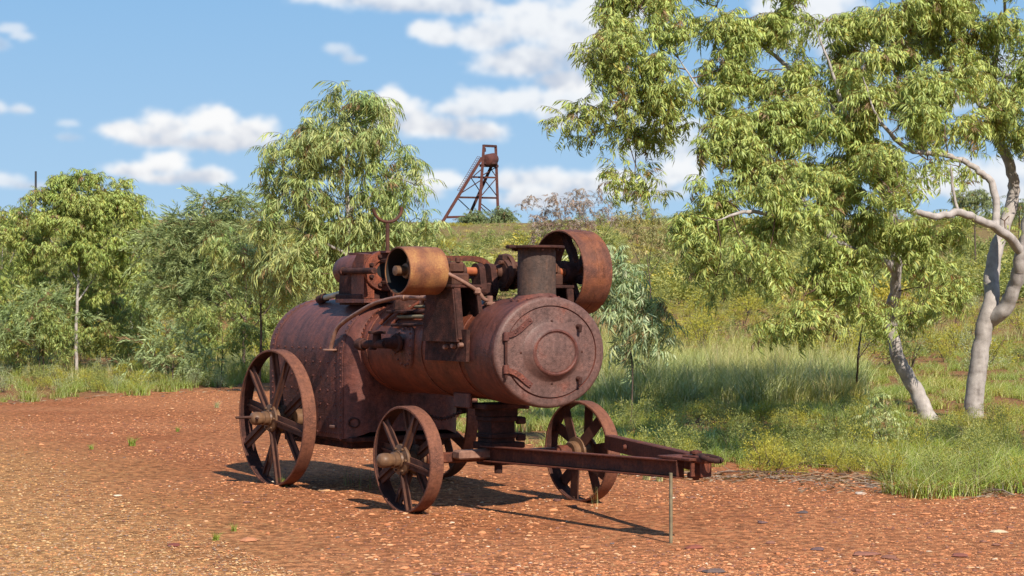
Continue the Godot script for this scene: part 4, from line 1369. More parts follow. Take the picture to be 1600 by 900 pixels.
func build_trees() -> void:
	GUM = [gum_spray(1, 18, 0.10, 0.021, 0.26, 1.0), gum_spray(2, 17, 0.105, 0.022, 0.23, 1.2), gum_spray(3, 18, 0.095, 0.02, 0.29, 0.8)]
	PALE = [gum_spray(4, 13, 0.165, 0.027, 0.30, 1.3), gum_spray(5, 14, 0.17, 0.025, 0.34, 1.5)]
	WATTLE = [wattle_spray(6, 20, 0.14, 0.022, 0.42), wattle_spray(7, 18, 0.13, 0.02, 0.38)]
	var g1 := Color(0.41, 0.48, 0.14)
	var g2 := Color(0.60, 0.63, 0.21)
	# --- the big gum on the right
	var at := ground_at(1520, 652)
	var T := thing("gum_tree", "big white-barked gum tree with forked trunk at the right edge", "tree", at)
	var D := -at.z
	var P := func(x: float, y: float, dd := 0.0) -> Vector3: return sight(x, y, D + dd * 1.8)
	var limbs := []
	limbs.append(limb(T, at, [at + Vector3(0, -0.1, 0), P.call(1526, 590), P.call(1535, 530), P.call(1548, 470), P.call(1552, 410, 0.2), P.call(1568, 360, 0.3), P.call(1584, 305, 0.4), P.call(1580, 262, 0.4), P.call(1558, 205, 0.5), P.call(1553, 110, 0.6), P.call(1570, 20, 0.6), P.call(1560, -90, 0.6)], 0.155, 0.05, "trunk", M.bark))
	limbs.append(limb(T, at, [P.call(1545, 500), P.call(1570, 482, -0.1), P.call(1588, 440, -0.2), P.call(1597, 390, -0.3), P.call(1612, 320, -0.3), P.call(1640, 200, -0.3), P.call(1630, 50, -0.2)], 0.13, 0.06, "limb", M.bark))
	limbs.append(limb(T, at, [P.call(1594, 392, -0.3), P.call(1556, 356, -0.6), P.call(1508, 334, -0.9), P.call(1467, 338, -1.1), P.call(1422, 327, -1.3), P.call(1390, 300, -1.5)], 0.075, 0.035, "limb", M.bark))
	limbs.append(limb(T, at, [P.call(1556, 356, -0.6), P.call(1552, 290, -0.5), P.call(1530, 267, -0.5), P.call(1498, 249, -0.5), P.call(1458, 238, -0.6), P.call(1413, 229, -0.8), P.call(1370, 180, -1.0), P.call(1350, 120, -1.0)], 0.06, 0.025, "limb", M.bark, 10))
	limbs.append(limb(T, at, [P.call(1498, 334, -0.9), P.call(1490, 300, -0.9), P.call(1486, 255, -0.9)], 0.025, 0.018, "limb", M.bark, 8))
	limbs.append(limb(T, at, [P.call(1553, 110, 0.6), P.call(1580, 120, 0.3), P.call(1620, 110, 0.1)], 0.05, 0.03, "limb", M.bark, 8))
	limbs.append(limb(T, at, [P.call(1558, 205, 0.5), P.call(1500, 120, 0.6), P.call(1440, 60, 0.7), P.call(1400, -20, 0.8)], 0.06, 0.03, "limb", M.bark, 8))
	var cl := px_clumps([
		[1360, 30, 60, 45, 0.3], [1420, 50, 75, 55, 0.0], [1480, 20, 65, 50, 0.4], [1400, 120, 75, 50, -0.4], [1470, 110, 60, 45, 0.2, 0.8], [1340, 110, 50, 45, 0.3],
		[1345, 190, 55, 50, -0.7], [1410, 190, 65, 45, -0.9], [1480, 180, 45, 45, -0.4, 0.8], [1350, 265, 55, 45, -1.0], [1400, 260, 40, 35, -1.2, 0.8], [1388, 300, 30, 24, -1.5, 0.9], [1530, 60, 40, 45, 0.6, 0.7],
		[1580, 40, 35, 40, 0.4, 0.8], [1590, 180, 35, 40, -0.1], [1560, 150, 30, 25, 0.2, 0.6], [1520, 205, 28, 35, 0.0, 0.6], [1430, -50, 110, 50, 0.5], [1560, -50, 70, 45, 0.5], [1640, 100, 60, 60, 0.1], [1650, 230, 50, 50, 0.0],
		[1500, 260, 22, 20, -0.6, 0.5], [1450, 250, 25, 22, -0.8, 0.5], [1570, 345, 14, 14, -0.4, 0.2], [1595, 235, 22, 25, 0.2, 0.7],
	], D, 1.8)
	var J := []
	crown(T, at, cl, GUM, 95.0, g1, g2, 1.0, J)
	twigs(T, at, J, limbs, 0.012, M.twig)
	# --- the leaning gum left of it
	at = ground_at(1452, 655)
	D = -at.z
	T = thing("gum_tree", "leaning gum tree with crooked white trunk and wide drooping crown, left of the forked gum", "tree", at)
	limbs = []
	limbs.append(limb(T, at, [at + Vector3(0.05, -0.1, 0), P.call(1436, 620), P.call(1414, 582), P.call(1398, 545), P.call(1392, 500), P.call(1399, 450, -0.1), P.call(1401, 400, -0.2), P.call(1396, 340, -0.2), P.call(1370, 280, -0.1), P.call(1330, 200), P.call(1300, 110), P.call(1270, 30)], 0.125, 0.045, "trunk", M.bark))
	limbs.append(limb(T, at, [P.call(1400, 420, -0.1), P.call(1345, 400, -0.7), P.call(1294, 368, -1.0), P.call(1271, 330, -1.0), P.call(1215, 280, -0.8), P.call(1150, 210, -0.5), P.call(1100, 150, -0.2), P.call(1060, 90)], 0.085, 0.03, "limb", M.bark, 10))
	limbs.append(limb(T, at, [P.call(1271, 330, -1.0), P.call(1230, 340, -1.3), P.call(1170, 330, -1.5), P.call(1120, 345, -1.6)], 0.045, 0.02, "limb", M.bark, 8))
	limbs.append(limb(T, at, [P.call(1150, 210, -0.5), P.call(1105, 168, -0.3), P.call(1060, 150, -0.2), P.call(1015, 165, -0.2), P.call(985, 195, -0.1)], 0.02, 0.012, "limb", M.twig, 8))
	limbs.append(limb(T, at, [P.call(1330, 200), P.call(1250, 120, 0.3), P.call(1180, 60, 0.4), P.call(1120, 10, 0.5)], 0.05, 0.02, "limb", M.bark, 8))
	cl = px_clumps([
		[985, 50, 42, 45, 0.0], [945, 95, 40, 40, -0.2], [1010, 110, 48, 40, 0.1], [1000, 10, 55, 35, 0.2], [1045, 40, 38, 40, 0.1, 0.8], [1010, 165, 38, 35, 0.0, 0.9], [965, 150, 32, 28, -0.1, 0.8], [905, 190, 32, 30, -0.1, 0.6], [935, 205, 26, 22, 0.0, 0.55],
		[1012, 210, 30, 30, 0.1, 0.75], [992, 275, 26, 30, 0.0, 0.75], [1010, 300, 20, 18, 0.0, 0.5],
		[1120, 40, 42, 35, 0.3, 0.9], [1170, 30, 55, 40, 0.4], [1225, 45, 42, 30, 0.4, 0.8], [1130, 105, 48, 36, 0.1], [1190, 110, 50, 40, 0.2], [1245, 130, 45, 35, 0.3, 0.7],
		[1085, 160, 42, 34, -0.3, 0.9], [1150, 175, 58, 45, -0.4, 1.1], [1215, 190, 62, 46, -0.3, 1.1], [1275, 200, 48, 42, -0.2, 0.8], [1120, 245, 52, 45, -0.6, 1.1], [1190, 260, 62, 50, -0.7, 1.1], [1260, 275, 50, 42, -0.8, 1.0],
		[1110, 315, 42, 40, -1.0, 1.0], [1170, 335, 55, 42, -1.2, 1.0], [1240, 345, 45, 40, -1.2, 0.9], [1070, 350, 34, 30, -1.1, 0.8], [1115, 395, 38, 35, -1.3, 0.9], [1175, 395, 40, 28, -1.4, 0.8], [1120, 430, 28, 22, -1.2, 0.7], [1190, 430, 28, 20, -1.3, 0.55],
		[1320, 330, 58, 36, -0.6, 1.0], [1380, 350, 50, 34, -0.7, 1.0], [1300, 400, 50, 30, -0.9, 0.9], [1430, 375, 48, 30, -0.6, 0.9], [1480, 370, 34, 30, -0.5, 0.7], [1448, 420, 40, 25, 0.7, 0.8], [1345, 390, 40, 26, -0.6, 0.9],
		[1270, 455, 46, 30, -1.1, 0.95], [1320, 445, 40, 30, -1.0, 1.0], [1240, 500, 34, 28, -1.2, 0.8], [1290, 505, 38, 26, -1.1, 0.8], [1340, 490, 34, 24, -0.9, 0.8], [1440, 480, 34, 26, 0.5, 0.8], [1360, 478, 28, 22, -0.6, 0.8], [1405, 510, 26, 14, 0.7, 0.5], [1470, 455, 28, 26, -0.5, 0.7],
		[1330, 255, 46, 36, -0.2, 0.7], [1140, -30, 80, 36, 0.4], [1020, -40, 70, 30, 0.3],
	], D, 1.8)
	J = []
	crown(T, at, cl, GUM, 95.0, g1, g2, 1.0, J)
	twigs(T, at, J, limbs, 0.011, M.twig)
	# --- a neighbour just out of the view to the right, its crown reaching over the scrub
	at = Vector3(8.2, 0, -17.4)
	T = thing("gum_tree", "gum tree just beyond the right edge, its high crown shading the scrub by the drawbar", "tree", at)
	limbs = [limb(T, at, [at, at + Vector3(-0.3, 2.2, 0), at + Vector3(-0.9, 4.0, -0.2), at + Vector3(-2.0, 5.8, -0.4), at + Vector3(-3.2, 6.6, -0.5)], 0.17, 0.05, "trunk", M.bark), limb(T, at, [at + Vector3(-0.8, 3.8, -0.2), at + Vector3(-0.2, 5.4, -0.6), at + Vector3(0.2, 6.8, -0.6)], 0.1, 0.04, "limb", M.bark)]
	cl = []
	for q in [[-3.6, 5.9, -0.6, 0.9], [-2.6, 6.3, 0.4, 1.0], [-2.4, 5.9, -1.4, 0.9], [-1.4, 6.4, -0.6, 1.0], [-0.2, 6.8, -0.4, 1.0], [0.6, 6.0, 0.4, 0.9], [-3.9, 6.7, 0.5, 0.7], [-3.2, 6.3, 1.2, 0.8], [-4.2, 6.5, -1.0, 0.7]]:
		cl.append([at + Vector3(q[0], q[1], q[2]), Vector3(q[3] * 1.25, q[3] * 0.65, q[3] * 1.25), 1.2])
	J = []
	crown(T, at, cl, GUM, 85.0, g1, g2, 1.0, J)
	twigs(T, at, J, limbs, 0.012, M.twig)
	# --- sapling suckers by the trunk
	at = ground_at(1376, 708)
	D = -at.z
	T = thing("gum_sapling", "small pale green gum sapling hanging to the ground before the leaning trunk", "sapling", at)
	limbs = [limb(T, at, [at, P.call(1374, 670), P.call(1378, 630)], 0.012, 0.006, "stem", M.twig, 5)]
	J = []
	crown(T, at, px_clumps([[1368, 632, 26, 18, 0, 0.9], [1382, 655, 22, 20, -0.1, 0.9], [1376, 682, 20, 20, -0.1, 0.9]], D), GUM, 120.0, Color(0.52, 0.6, 0.227), Color(0.6, 0.6, 0.303), 0.55, J)
	twigs(T, at, J, limbs, 0.006, M.twig)
	at = ground_at(1338, 612)
	D = -at.z
	T = thing("gum_sapling", "thin dark stemmed sapling with few leaves left of the leaning trunk", "sapling", at)
	limbs = [limb(T, at, [at, P.call(1340, 570), P.call(1344, 530), P.call(1352, 480)], 0.022, 0.008, "stem", M.darkbark, 6), limb(T, at, [P.call(1341, 560), P.call(1356, 540), P.call(1362, 520)], 0.01, 0.005, "stem", M.darkbark, 5)]
	J = []
	crown(T, at, px_clumps([[1350, 480, 18, 14, 0, 0.6], [1362, 515, 10, 10, 0, 0.4]], D), GUM, 80.0, g1, g2, 0.8, J)
	twigs(T, at, J, limbs, 0.006, M.darkbark)
	# --- young gum behind the engine
	gum("gum_tree", "tall young gum with drooping pale leaves rising behind the engine's cylinder", 36.0, [[545, 560], [548, 480], [546, 390], [544, 330], [541, 270], [548, 210], [552, 165]], 0.075,
		[[[545, 360], [500, 300], [460, 250]], [[545, 330], [590, 300], [620, 270]], [[546, 400], [490, 370], [450, 350]], [[547, 430], [600, 390], [640, 340]]],
		[[545, 165, 34, 26, 0], [578, 175, 22, 26, 0.2, 0.9], [515, 185, 28, 25, 0], [560, 210, 36, 28, -0.2, 0.9], [590, 215, 26, 24, 0.2, 0.8], [510, 225, 36, 28, -0.1], [468, 205, 26, 18, 0.1, 0.8], [445, 232, 26, 22, 0, 0.9], [480, 250, 30, 26, -0.3, 0.9], [535, 255, 28, 24, 0.1, 0.6], [600, 250, 28, 25, 0, 0.85], [622, 268, 22, 22, 0.2, 0.6],
		[440, 280, 28, 28, 0, 1.0], [485, 300, 34, 26, -0.2, 0.95], [530, 310, 24, 24, 0.2, 0.6], [585, 295, 36, 22, -0.1, 0.9], [625, 300, 26, 18, 0, 0.7], [650, 290, 12, 14, 0, 0.4], [445, 325, 30, 24, -0.2, 1.0], [500, 345, 36, 24, 0.1, 0.9], [560, 345, 34, 24, 0.1, 0.8], [610, 330, 34, 20, 0.1, 0.75], [650, 340, 26, 20, 0.2, 0.7], [430, 365, 22, 22, 0, 0.9], [470, 385, 36, 24, -0.3, 1.0], [530, 385, 34, 22, 0.2, 0.8], [590, 380, 38, 22, 0.2, 0.8], [640, 375, 30, 18, 0.3, 0.7], [450, 415, 24, 16, -0.3, 0.8], [490, 425, 24, 14, -0.2, 0.6], [560, 420, 50, 20, 0.5, 0.7]],
		PALE, Color(0.393, 0.502, 0.174), Color(0.581, 0.6, 0.257), 1.0, 56.0)
	# --- left gum
	gum("gum_tree", "bushy yellow-green gum with a pale trunk at the far left", 44.0, [[120, 590], [119, 520], [122, 450], [124, 400], [128, 340], [132, 290]], 0.045,
		[[[122, 440], [90, 390], [60, 350]], [[124, 400], [105, 340], [85, 300]], [[122, 470], [150, 430], [165, 400]]],
		[[130, 275, 36, 18, 0], [115, 318, 40, 22, -0.2], [165, 330, 34, 22, 0.1], [75, 345, 36, 20, 0], [110, 375, 40, 22, -0.3], [160, 385, 36, 20, -0.1], [200, 320, 20, 16, 0.1, 0.7], [105, 295, 28, 18, 0.1], [160, 300, 30, 20, 0], [130, 315, 42, 22, -0.3], [75, 320, 30, 18, 0, 0.9], [180, 325, 28, 20, 0.1, 0.9], [50, 335, 26, 18, 0.2, 0.8], [205, 345, 22, 20, 0.2, 0.7], [95, 350, 40, 22, -0.2], [150, 355, 42, 22, -0.2, 0.9], [45, 365, 32, 20, 0.1, 0.9], [190, 370, 30, 18, 0.2, 0.7], [75, 390, 40, 20, 0.0, 0.85], [140, 395, 40, 18, 0.2, 0.7], [30, 400, 30, 18, 0.2, 0.8], [190, 405, 28, 18, 0.3, 0.6], [100, 420, 40, 16, 0.3, 0.55], [60, 430, 32, 16, 0.4, 0.6], [165, 430, 30, 14, 0.4, 0.6], [30, 440, 30, 16, 0.2, 0.7], [130, 455, 38, 14, 0.5, 0.7], [70, 460, 34, 16, 0.4, 0.7], [180, 460, 32, 16, 0.3, 0.7], [215, 440, 26, 20, 0.2, 0.7], [110, 490, 28, 14, 0.6, 0.5], [20, 475, 28, 18, 0.4, 0.6], [15, 360, 28, 20, 0.2, 0.9], [215, 390, 26, 18, 0.3, 0.7]],
		GUM, Color(0.393, 0.487, 0.129), Color(0.566, 0.6, 0.198), 0.95, 95.0)
	gum("gum_tree", "dull olive gum half hidden behind the bushy gum on the left", 56.0, [[205, 530], [205, 450], [200, 380]], 0.05, [[[204, 430], [180, 390], [170, 370]], [[204, 420], [225, 390], [235, 370]]],
		[[200, 350, 30, 22, 0], [225, 375, 28, 24, 0, 0.9], [180, 385, 28, 24, 0.3, 0.9], [215, 415, 34, 22, 0, 0.9], [175, 430, 30, 22, 0.3, 0.8], [225, 450, 26, 22, 0, 0.8], [150, 460, 40, 22, 0.6, 0.8]],
		GUM, Color(0.315, 0.378, 0.113), Color(0.471, 0.487, 0.166), 1.0, 65.0)
	gum("gum_tree", "dark leafy gum at the left edge of the view", 54.0, [[-5, 550], [0, 460], [5, 380]], 0.05, [[[0, 440], [20, 400], [30, 370]]],
		[[0, 345, 26, 20, 0], [-20, 370, 30, 24, 0], [15, 390, 30, 24, 0.2], [-10, 430, 34, 26, 0.2], [25, 440, 24, 24, 0, 0.9], [0, 470, 34, 22, 0, 0.9]],
		GUM, Color(0.236, 0.298, 0.106), Color(0.346, 0.409, 0.151), 1.0, 70.0)
	# --- wattles
	gum("wattle_tree", "grey-green wattle with curved leaves and dark bare lower stems left of the engine", 42.0, [[380, 570], [382, 500], [384, 450], [378, 400], [365, 350]], 0.04,
		[[[382, 500], [350, 450], [320, 420]], [[383, 490], [410, 440], [425, 400]], [[382, 520], [345, 480], [310, 460]], [[381, 530], [420, 480], [440, 440]]],
		[[330, 330, 36, 18, 0], [375, 325, 32, 16, 0.1], [290, 345, 30, 18, 0], [260, 365, 26, 20, 0.1], [330, 365, 40, 22, -0.2], [385, 360, 32, 22, 0.2, 0.9], [290, 390, 36, 22, -0.1], [345, 405, 38, 22, -0.2], [265, 420, 30, 22, 0], [310, 440, 36, 22, -0.2, 0.9], [275, 465, 30, 20, 0, 0.8], [360, 440, 28, 18, 0.3, 0.6], [400, 400, 28, 20, 0.3, 0.7], [410, 330, 18, 16, 0.4, 0.7], [300, 490, 34, 18, 0, 0.8], [345, 470, 30, 18, 0.2, 0.7], [400, 450, 30, 22, 0.4, 0.7], [410, 490, 28, 20, 0.5, 0.6], [245, 395, 20, 24, 0, 0.8], [255, 450, 24, 20, 0.1, 0.8]],
		WATTLE, Color(0.257, 0.341, 0.145), Color(0.408, 0.484, 0.221), 1.0, 62.0, M.darkbark)
	gum("gum_sapling", "bright young gum hanging before the grey-green wattle beside the engine's boiler", 38.0, [[405, 590], [408, 520], [405, 450], [395, 400]], 0.03, [[[407, 480], [425, 440], [440, 420]]],
		[[360, 372, 24, 16, -0.3, 0.8], [395, 395, 26, 18, -0.3, 0.9], [340, 400, 22, 14, -0.3, 0.6], [420, 425, 26, 18, -0.3, 0.9], [385, 430, 22, 16, -0.2, 0.6], [440, 455, 20, 14, -0.3, 0.7], [470, 440, 24, 18, -0.2, 0.7]],
		PALE, Color(0.424, 0.551, 0.181), Color(0.598, 0.6, 0.257), 0.95, 70.0, M.darkbark)
	gum("wattle_shrub", "small grey-green wattle shrub with arching leaves by the red soil on the left", 39.5, [[272, 604], [270, 575], [275, 550]], 0.02, [[[271, 580], [240, 555], [225, 545]], [[271, 575], [300, 550], [325, 540]]],
		[[250, 535, 26, 14, 0, 0.8], [290, 530, 28, 14, 0, 0.8], [235, 560, 22, 14, 0.1, 0.6], [310, 555, 24, 14, 0.1, 0.7], [275, 560, 24, 14, -0.1, 0.6], [320, 580, 16, 12, 0, 0.5]],
		WATTLE, Color(0.303, 0.408, 0.186), Color(0.484, 0.576, 0.28), 1.0, 55.0, M.darkbark)
	gum("wattle_shrub", "grey-green wattle shrub with burnt dark stems under the left gum", 43.0, [[70, 575], [66, 540], [60, 500]], 0.022, [[[66, 540], [95, 500], [110, 480]], [[67, 550], [30, 510], [15, 500]]],
		[[20, 490, 34, 18, 0, 0.9], [60, 475, 34, 16, 0.2, 0.8], [15, 525, 30, 18, -0.2, 0.8], [60, 515, 30, 14, 0, 0.6], [110, 490, 26, 14, 0.2, 0.5]],
		WATTLE, Color(0.257, 0.364, 0.152), Color(0.424, 0.515, 0.233), 1.0, 60.0, M.darkbark)
	gum("wattle_shrub", "loose grey-green wattle shrub between the left gum and the grey-green wattle", 46.0, [[150, 580], [155, 530], [165, 490]], 0.022, [[[153, 545], [180, 500], [200, 480]], [[152, 555], [130, 520], [120, 505]]],
		[[180, 470, 30, 14, 0, 0.7], [150, 490, 30, 14, 0.1, 0.6], [205, 490, 26, 14, 0.1, 0.6], [135, 515, 24, 14, 0, 0.5]],
		WATTLE, Color(0.257, 0.364, 0.152), Color(0.424, 0.515, 0.233), 1.0, 55.0, M.darkbark)
	# --- leafy regrowth that fills the foot of the left trees
	for q in [[60, 560, 43.0, "low leafy yellow-green gum regrowth at the left edge, before the left gum"], [155, 550, 45.0, "low leafy gum regrowth hiding the foot of the left gum's trunk"], [225, 530, 47.0, "low leafy gum regrowth between left gum and grey-green wattle"], [345, 560, 41.0, "leafy gum regrowth round the stems of the grey-green wattle"], [430, 545, 42.5, "leafy gum regrowth right behind the top of the rear wheel"]]:
		var x: float = q[0]
		var y: float = q[1]
		gum("gum_sapling", q[3], q[2], [[x, y + 30], [x + 3, y - 20], [x, y - 70]], 0.016, [[[x + 2, y - 10], [x - 22, y - 40], [x - 32, y - 55]], [[x + 2, y], [x + 22, y - 30], [x + 34, y - 50]]],
			[[x, y - 75, 30, 20, 0, 0.8], [x - 32, y - 50, 28, 20, 0.2, 0.8], [x + 32, y - 45, 30, 20, -0.1, 0.8], [x - 8, y - 30, 32, 20, -0.3, 0.8], [x - 38, y - 15, 24, 16, 0, 0.6], [x + 36, y - 12, 24, 16, 0, 0.6]],
			GUM, Color(0.30, 0.37, 0.11), Color(0.46, 0.50, 0.17), 0.95, 62.0, M.darkbark)
	# --- pale gum behind the flywheel
	gum("gum_sapling", "pale grey-green gum sapling right behind the flywheel and smokebox", 27.0, [[985, 640], [988, 575], [975, 480], [965, 420]], 0.013, [[[985, 560], [1010, 530], [1025, 500]], [[980, 500], [1000, 470], [1010, 450]]],
		[[960, 405, 22, 20, 0.2, 0.9], [985, 430, 26, 20, 0, 0.9], [955, 450, 26, 22, 0.3, 1.0], [1000, 465, 24, 20, 0, 0.9], [970, 490, 30, 22, 0.1, 1.0], [1015, 500, 26, 20, 0, 0.85], [1030, 525, 18, 12, 0, 0.6], [965, 530, 26, 20, 0.2, 0.8], [1000, 530, 24, 16, 0, 0.7], [930, 480, 24, 26, 0.5, 0.9], [920, 430, 24, 24, 0.6, 0.9], [935, 395, 18, 14, 0.5, 0.7]],
		PALE, Color(0.393, 0.535, 0.257), Color(0.566, 0.6, 0.378), 0.8, 85.0, M.darkbark)
	# --- half bare shrubs on the slope
	gum("bare_shrub", "leafless pinkish grey shrub with fine upright twigs behind the flywheel", 78.0, [[905, 420], [900, 385], [895, 350]], 0.03, [[[903, 400], [870, 360], [850, 320]], [[903, 395], [885, 345], [880, 310]], [[903, 395], [925, 350], [930, 310]], [[903, 400], [950, 360], [965, 325]], [[902, 390], [905, 340], [908, 305]]],
		[[850, 328, 32, 22, 0, 0.24], [890, 312, 34, 18, 0, 0.26], [930, 318, 34, 20, 0, 0.2], [870, 352, 38, 20, 0, 0.2], [920, 350, 38, 20, 0, 0.16], [962, 340, 26, 22, 0, 0.14], [832, 350, 18, 16, 0, 0.2], [905, 330, 40, 20, 0.3, 0.16], [860, 375, 34, 16, 0.2, 0.2]],
		GUM, Color(0.42, 0.28, 0.24), Color(0.50, 0.40, 0.35), 1.0, 60.0, M.twig, 2.4)
	gum("bare_shrub", "thin olive brown shrub with one dark stem right of the pinkish bare shrub", 62.0, [[1015, 500], [1016, 450], [1012, 410], [1008, 370]], 0.03, [[[1015, 440], [990, 390], [975, 350]], [[1015, 430], [1040, 390], [1050, 350]], [[1013, 420], [1020, 370], [1025, 335]]],
		[[975, 345, 24, 16, 0, 0.4], [1005, 335, 28, 16, 0, 0.45], [1040, 350, 24, 18, 0, 0.35], [985, 375, 26, 16, 0, 0.35], [1025, 385, 28, 18, 0, 0.3], [1050, 390, 18, 16, 0, 0.25]],
		GUM, Color(0.393, 0.362, 0.151), Color(0.566, 0.487, 0.242), 1.0, 60.0, M.darkbark, 1.6)
	# --- far trees
	gum("gum_tree", "round far gum tree standing on the hill seen under the big gum's limbs", 170.0, [[1524, 352], [1523, 335], [1522, 320]], 0.10, [[[1523, 335], [1508, 322], [1500, 315]], [[1523, 335], [1540, 322], [1548, 316]]],
		[[1510, 308, 16, 9, 0], [1532, 303, 18, 10, 0], [1550, 314, 12, 9, 0], [1496, 318, 10, 7, 0], [1525, 318, 20, 8, 0, 0.8]], GUM, Color(0.251, 0.298, 0.137), Color(0.346, 0.378, 0.166), 2.6, 11.0, M.darkbark)
	gum("gum_tree", "second far gum tree on the hill at the right edge", 190.0, [[1592, 352], [1593, 335], [1594, 325]], 0.10, [[[1593, 338], [1582, 326], [1578, 322]]],
		[[1590, 325, 14, 9, 0], [1605, 322, 14, 10, 0], [1578, 333, 9, 6, 0]], GUM, Color(0.251, 0.298, 0.137), Color(0.346, 0.378, 0.166), 2.6, 11.0, M.darkbark)
	gum("gum_tree", "bushy tree at the left foot of the mine headframe", 405.0, [[742, 362], [742, 350], [742, 342]], 0.15, [[[742, 352], [732, 342], [728, 338]]],
		[[735, 342, 12, 9, 0], [750, 341, 11, 8, 0], [742, 336, 10, 6, 0], [727, 347, 7, 5, 0], [745, 349, 14, 6, 0]], GUM, Color(0.205, 0.267, 0.122), Color(0.298, 0.346, 0.151), 5.0, 4.0, M.darkbark)
	gum("gum_tree", "bushy tree at the right foot of the mine headframe", 400.0, [[782, 362], [782, 350], [782, 340]], 0.15, [[[782, 350], [792, 340], [795, 336]]],
		[[775, 340, 12, 9, 0], [792, 337, 11, 9, 0], [784, 331, 10, 6, 0], [770, 348, 8, 6, 0], [790, 347, 12, 7, 0]], GUM, Color(0.188, 0.243, 0.113), Color(0.284, 0.329, 0.151), 5.0, 4.0, M.darkbark)

func gum(called: String, label: String, d: float, trunk: Array, r0: float, branches: Array, clumps: Array, sprays: Array, c1: Color, c2: Color, size: float, per_m2: float, bark: Material = null, twig_r := 1.0) -> void:
	var base := sight(trunk[0][0], trunk[0][1], d)
	var at := Vector3(base.x, height(base.x, base.z), base.z)
	var T := thing(called, label, {"gum_tree": "tree", "gum_sapling": "sapling", "wattle_tree": "tree", "wattle_shrub": "shrub", "bare_shrub": "shrub"}[called], at)
	var bk: Material = bark if bark else M.bark
	var path := []
	for i in trunk.size(): path.append(sight(trunk[i][0], trunk[i][1], d))
	path[0] = at + Vector3(0, -0.08, 0)
	var limbs := [limb(T, at, path, r0, r0 * 0.3, "trunk", bk, 10)]
	for b in branches:
		var q := []
		for i in b.size(): q.append(sight(b[i][0], b[i][1], d + (rng.randf() - 0.5) * 0.5 * i))
		limbs.append(limb(T, at, q, r0 * 0.5, r0 * 0.15, "limb", bk, 7))
	var J := []
	crown(T, at, px_clumps(clumps, d), sprays, per_m2, c1, c2, size, J)
	twigs(T, at, J, limbs, r0 * 0.12 * twig_r, bk if bk != M.bark else M.twig)

# ------------------------------------------------------------------ scrub and grass
func shrub_mesh(seed_: int, R: float, H: float, tufts: int, per: int, L: float, w: float, c1: Color, c2: Color, tip: Color, up := 0.5) -> ArrayMesh:
	var r := RandomNumberGenerator.new()
	r.seed = seed_
	var m := MB.new()
	for k in tufts:
		var a := r.randf() * TAU
		var e := pow(r.randf(), 0.7) * PI * 0.5
		var s := pow(r.randf(), 0.35) * (0.75 + 0.25 * sin(a * 3.0 + seed_))
		var ctr := Vector3(cos(a) * sin(e) * R * s, H * (0.22 + 0.78 * cos(e) * s), sin(a) * sin(e) * R * s)
		var hi := clampf(ctr.y / H, 0, 1)
		var tone := c1.lerp(c2, r.randf())
		if r.randf() < 0.5 * hi: tone = tone.lerp(tip, r.randf() * 0.8)
		for j in per:
			var o := Vector3(r.randfn(), r.randfn(), r.randfn()).normalized()
			var p := ctr + o * r.randf() * R * 0.2
			var d := o + Vector3(cos(a) * sin(e), up + cos(e) * 0.5, sin(a) * sin(e)) * 0.8
			m.col = tone * r.randf_range(0.75, 1.25)
			leaf(m, p, d, Vector3(r.randfn(), r.randfn() * 0.5, r.randfn()), L * r.randf_range(0.7, 1.3), w, r.randf_range(0.0, 0.4))
	return m.mesh(true)

func stems_mesh(seed_: int, R: float, H: float, n: int, r0: float) -> ArrayMesh:
	var r := RandomNumberGenerator.new()
	r.seed = seed_
	var m := MB.new()
	for k in n:
		var a := r.randf() * TAU
		var s := r.randf_range(0.3, 0.8)
		m.tube([Vector3(cos(a) * 0.04, -0.05, sin(a) * 0.04), Vector3(cos(a) * R * s * 0.5, H * 0.4, sin(a) * R * s * 0.5), Vector3(cos(a) * R * s, H * r.randf_range(0.6, 0.9), sin(a) * R * s)], [r0, r0 * 0.7, r0 * 0.3], 4, false)
	return m.mesh()

func tuft_mesh(seed_: int, blades: int, H: float, spread: float, w: float, c1: Color, c2: Color, straw: Color, straw_share: float) -> ArrayMesh:
	var r := RandomNumberGenerator.new()
	r.seed = seed_
	var m := MB.new()
	for k in blades:
		var a := r.randf() * TAU
		var b := r.randf() * TAU
		var p := Vector3(cos(b), 0, sin(b)) * spread * 0.25 * sqrt(r.randf())
		var out := Vector3(cos(a), 0, sin(a))
		var h := H * r.randf_range(0.45, 1.0)
		var lean := spread * r.randf_range(0.1, 1.0) * (h / H)
		var sd := out.cross(Vector3.UP).rotated(Vector3.UP, r.randf_range(-0.9, 0.9)) * w * 0.5
		m.col = c1.lerp(c2, r.randf())
		if r.randf() < straw_share: m.col = straw * r.randf_range(0.8, 1.15)
		var prev := p - Vector3(0, 0.03, 0)
		var pw := 1.0
		for i in range(1, 4):
			var f := i / 3.0
			var q := p + out * lean * f * f + Vector3(0, h * (f - 0.22 * f * f * (lean / maxf(spread, 0.01))), 0)
			var qw := 1.0 - 0.9 * f
			var nn := (out * 0.5 + Vector3(0, 0.6, 0) + sd.cross(q - prev).normalized() * 0.5).normalized()
			m.tri(prev - sd * pw, prev + sd * pw, q + sd * qw, nn, nn, nn)
			m.tri(prev - sd * pw, q + sd * qw, q - sd * qw, nn, nn, nn)
			prev = q; pw = qw
	return m.mesh(true)

func free_spot(d0: float, d1: float, pw: float, half := 0.30) -> Vector3:
	for k in 40:
		var d := lerpf(d0, d1, pow(rng.randf(), pw))
		var x := rng.randf_range(-1, 1) * d * half
		if d > edge_at(x) + 0.7: return Vector3(x, height(x, -d), -d)
	return Vector3(0, height(0, -d1), -d1)

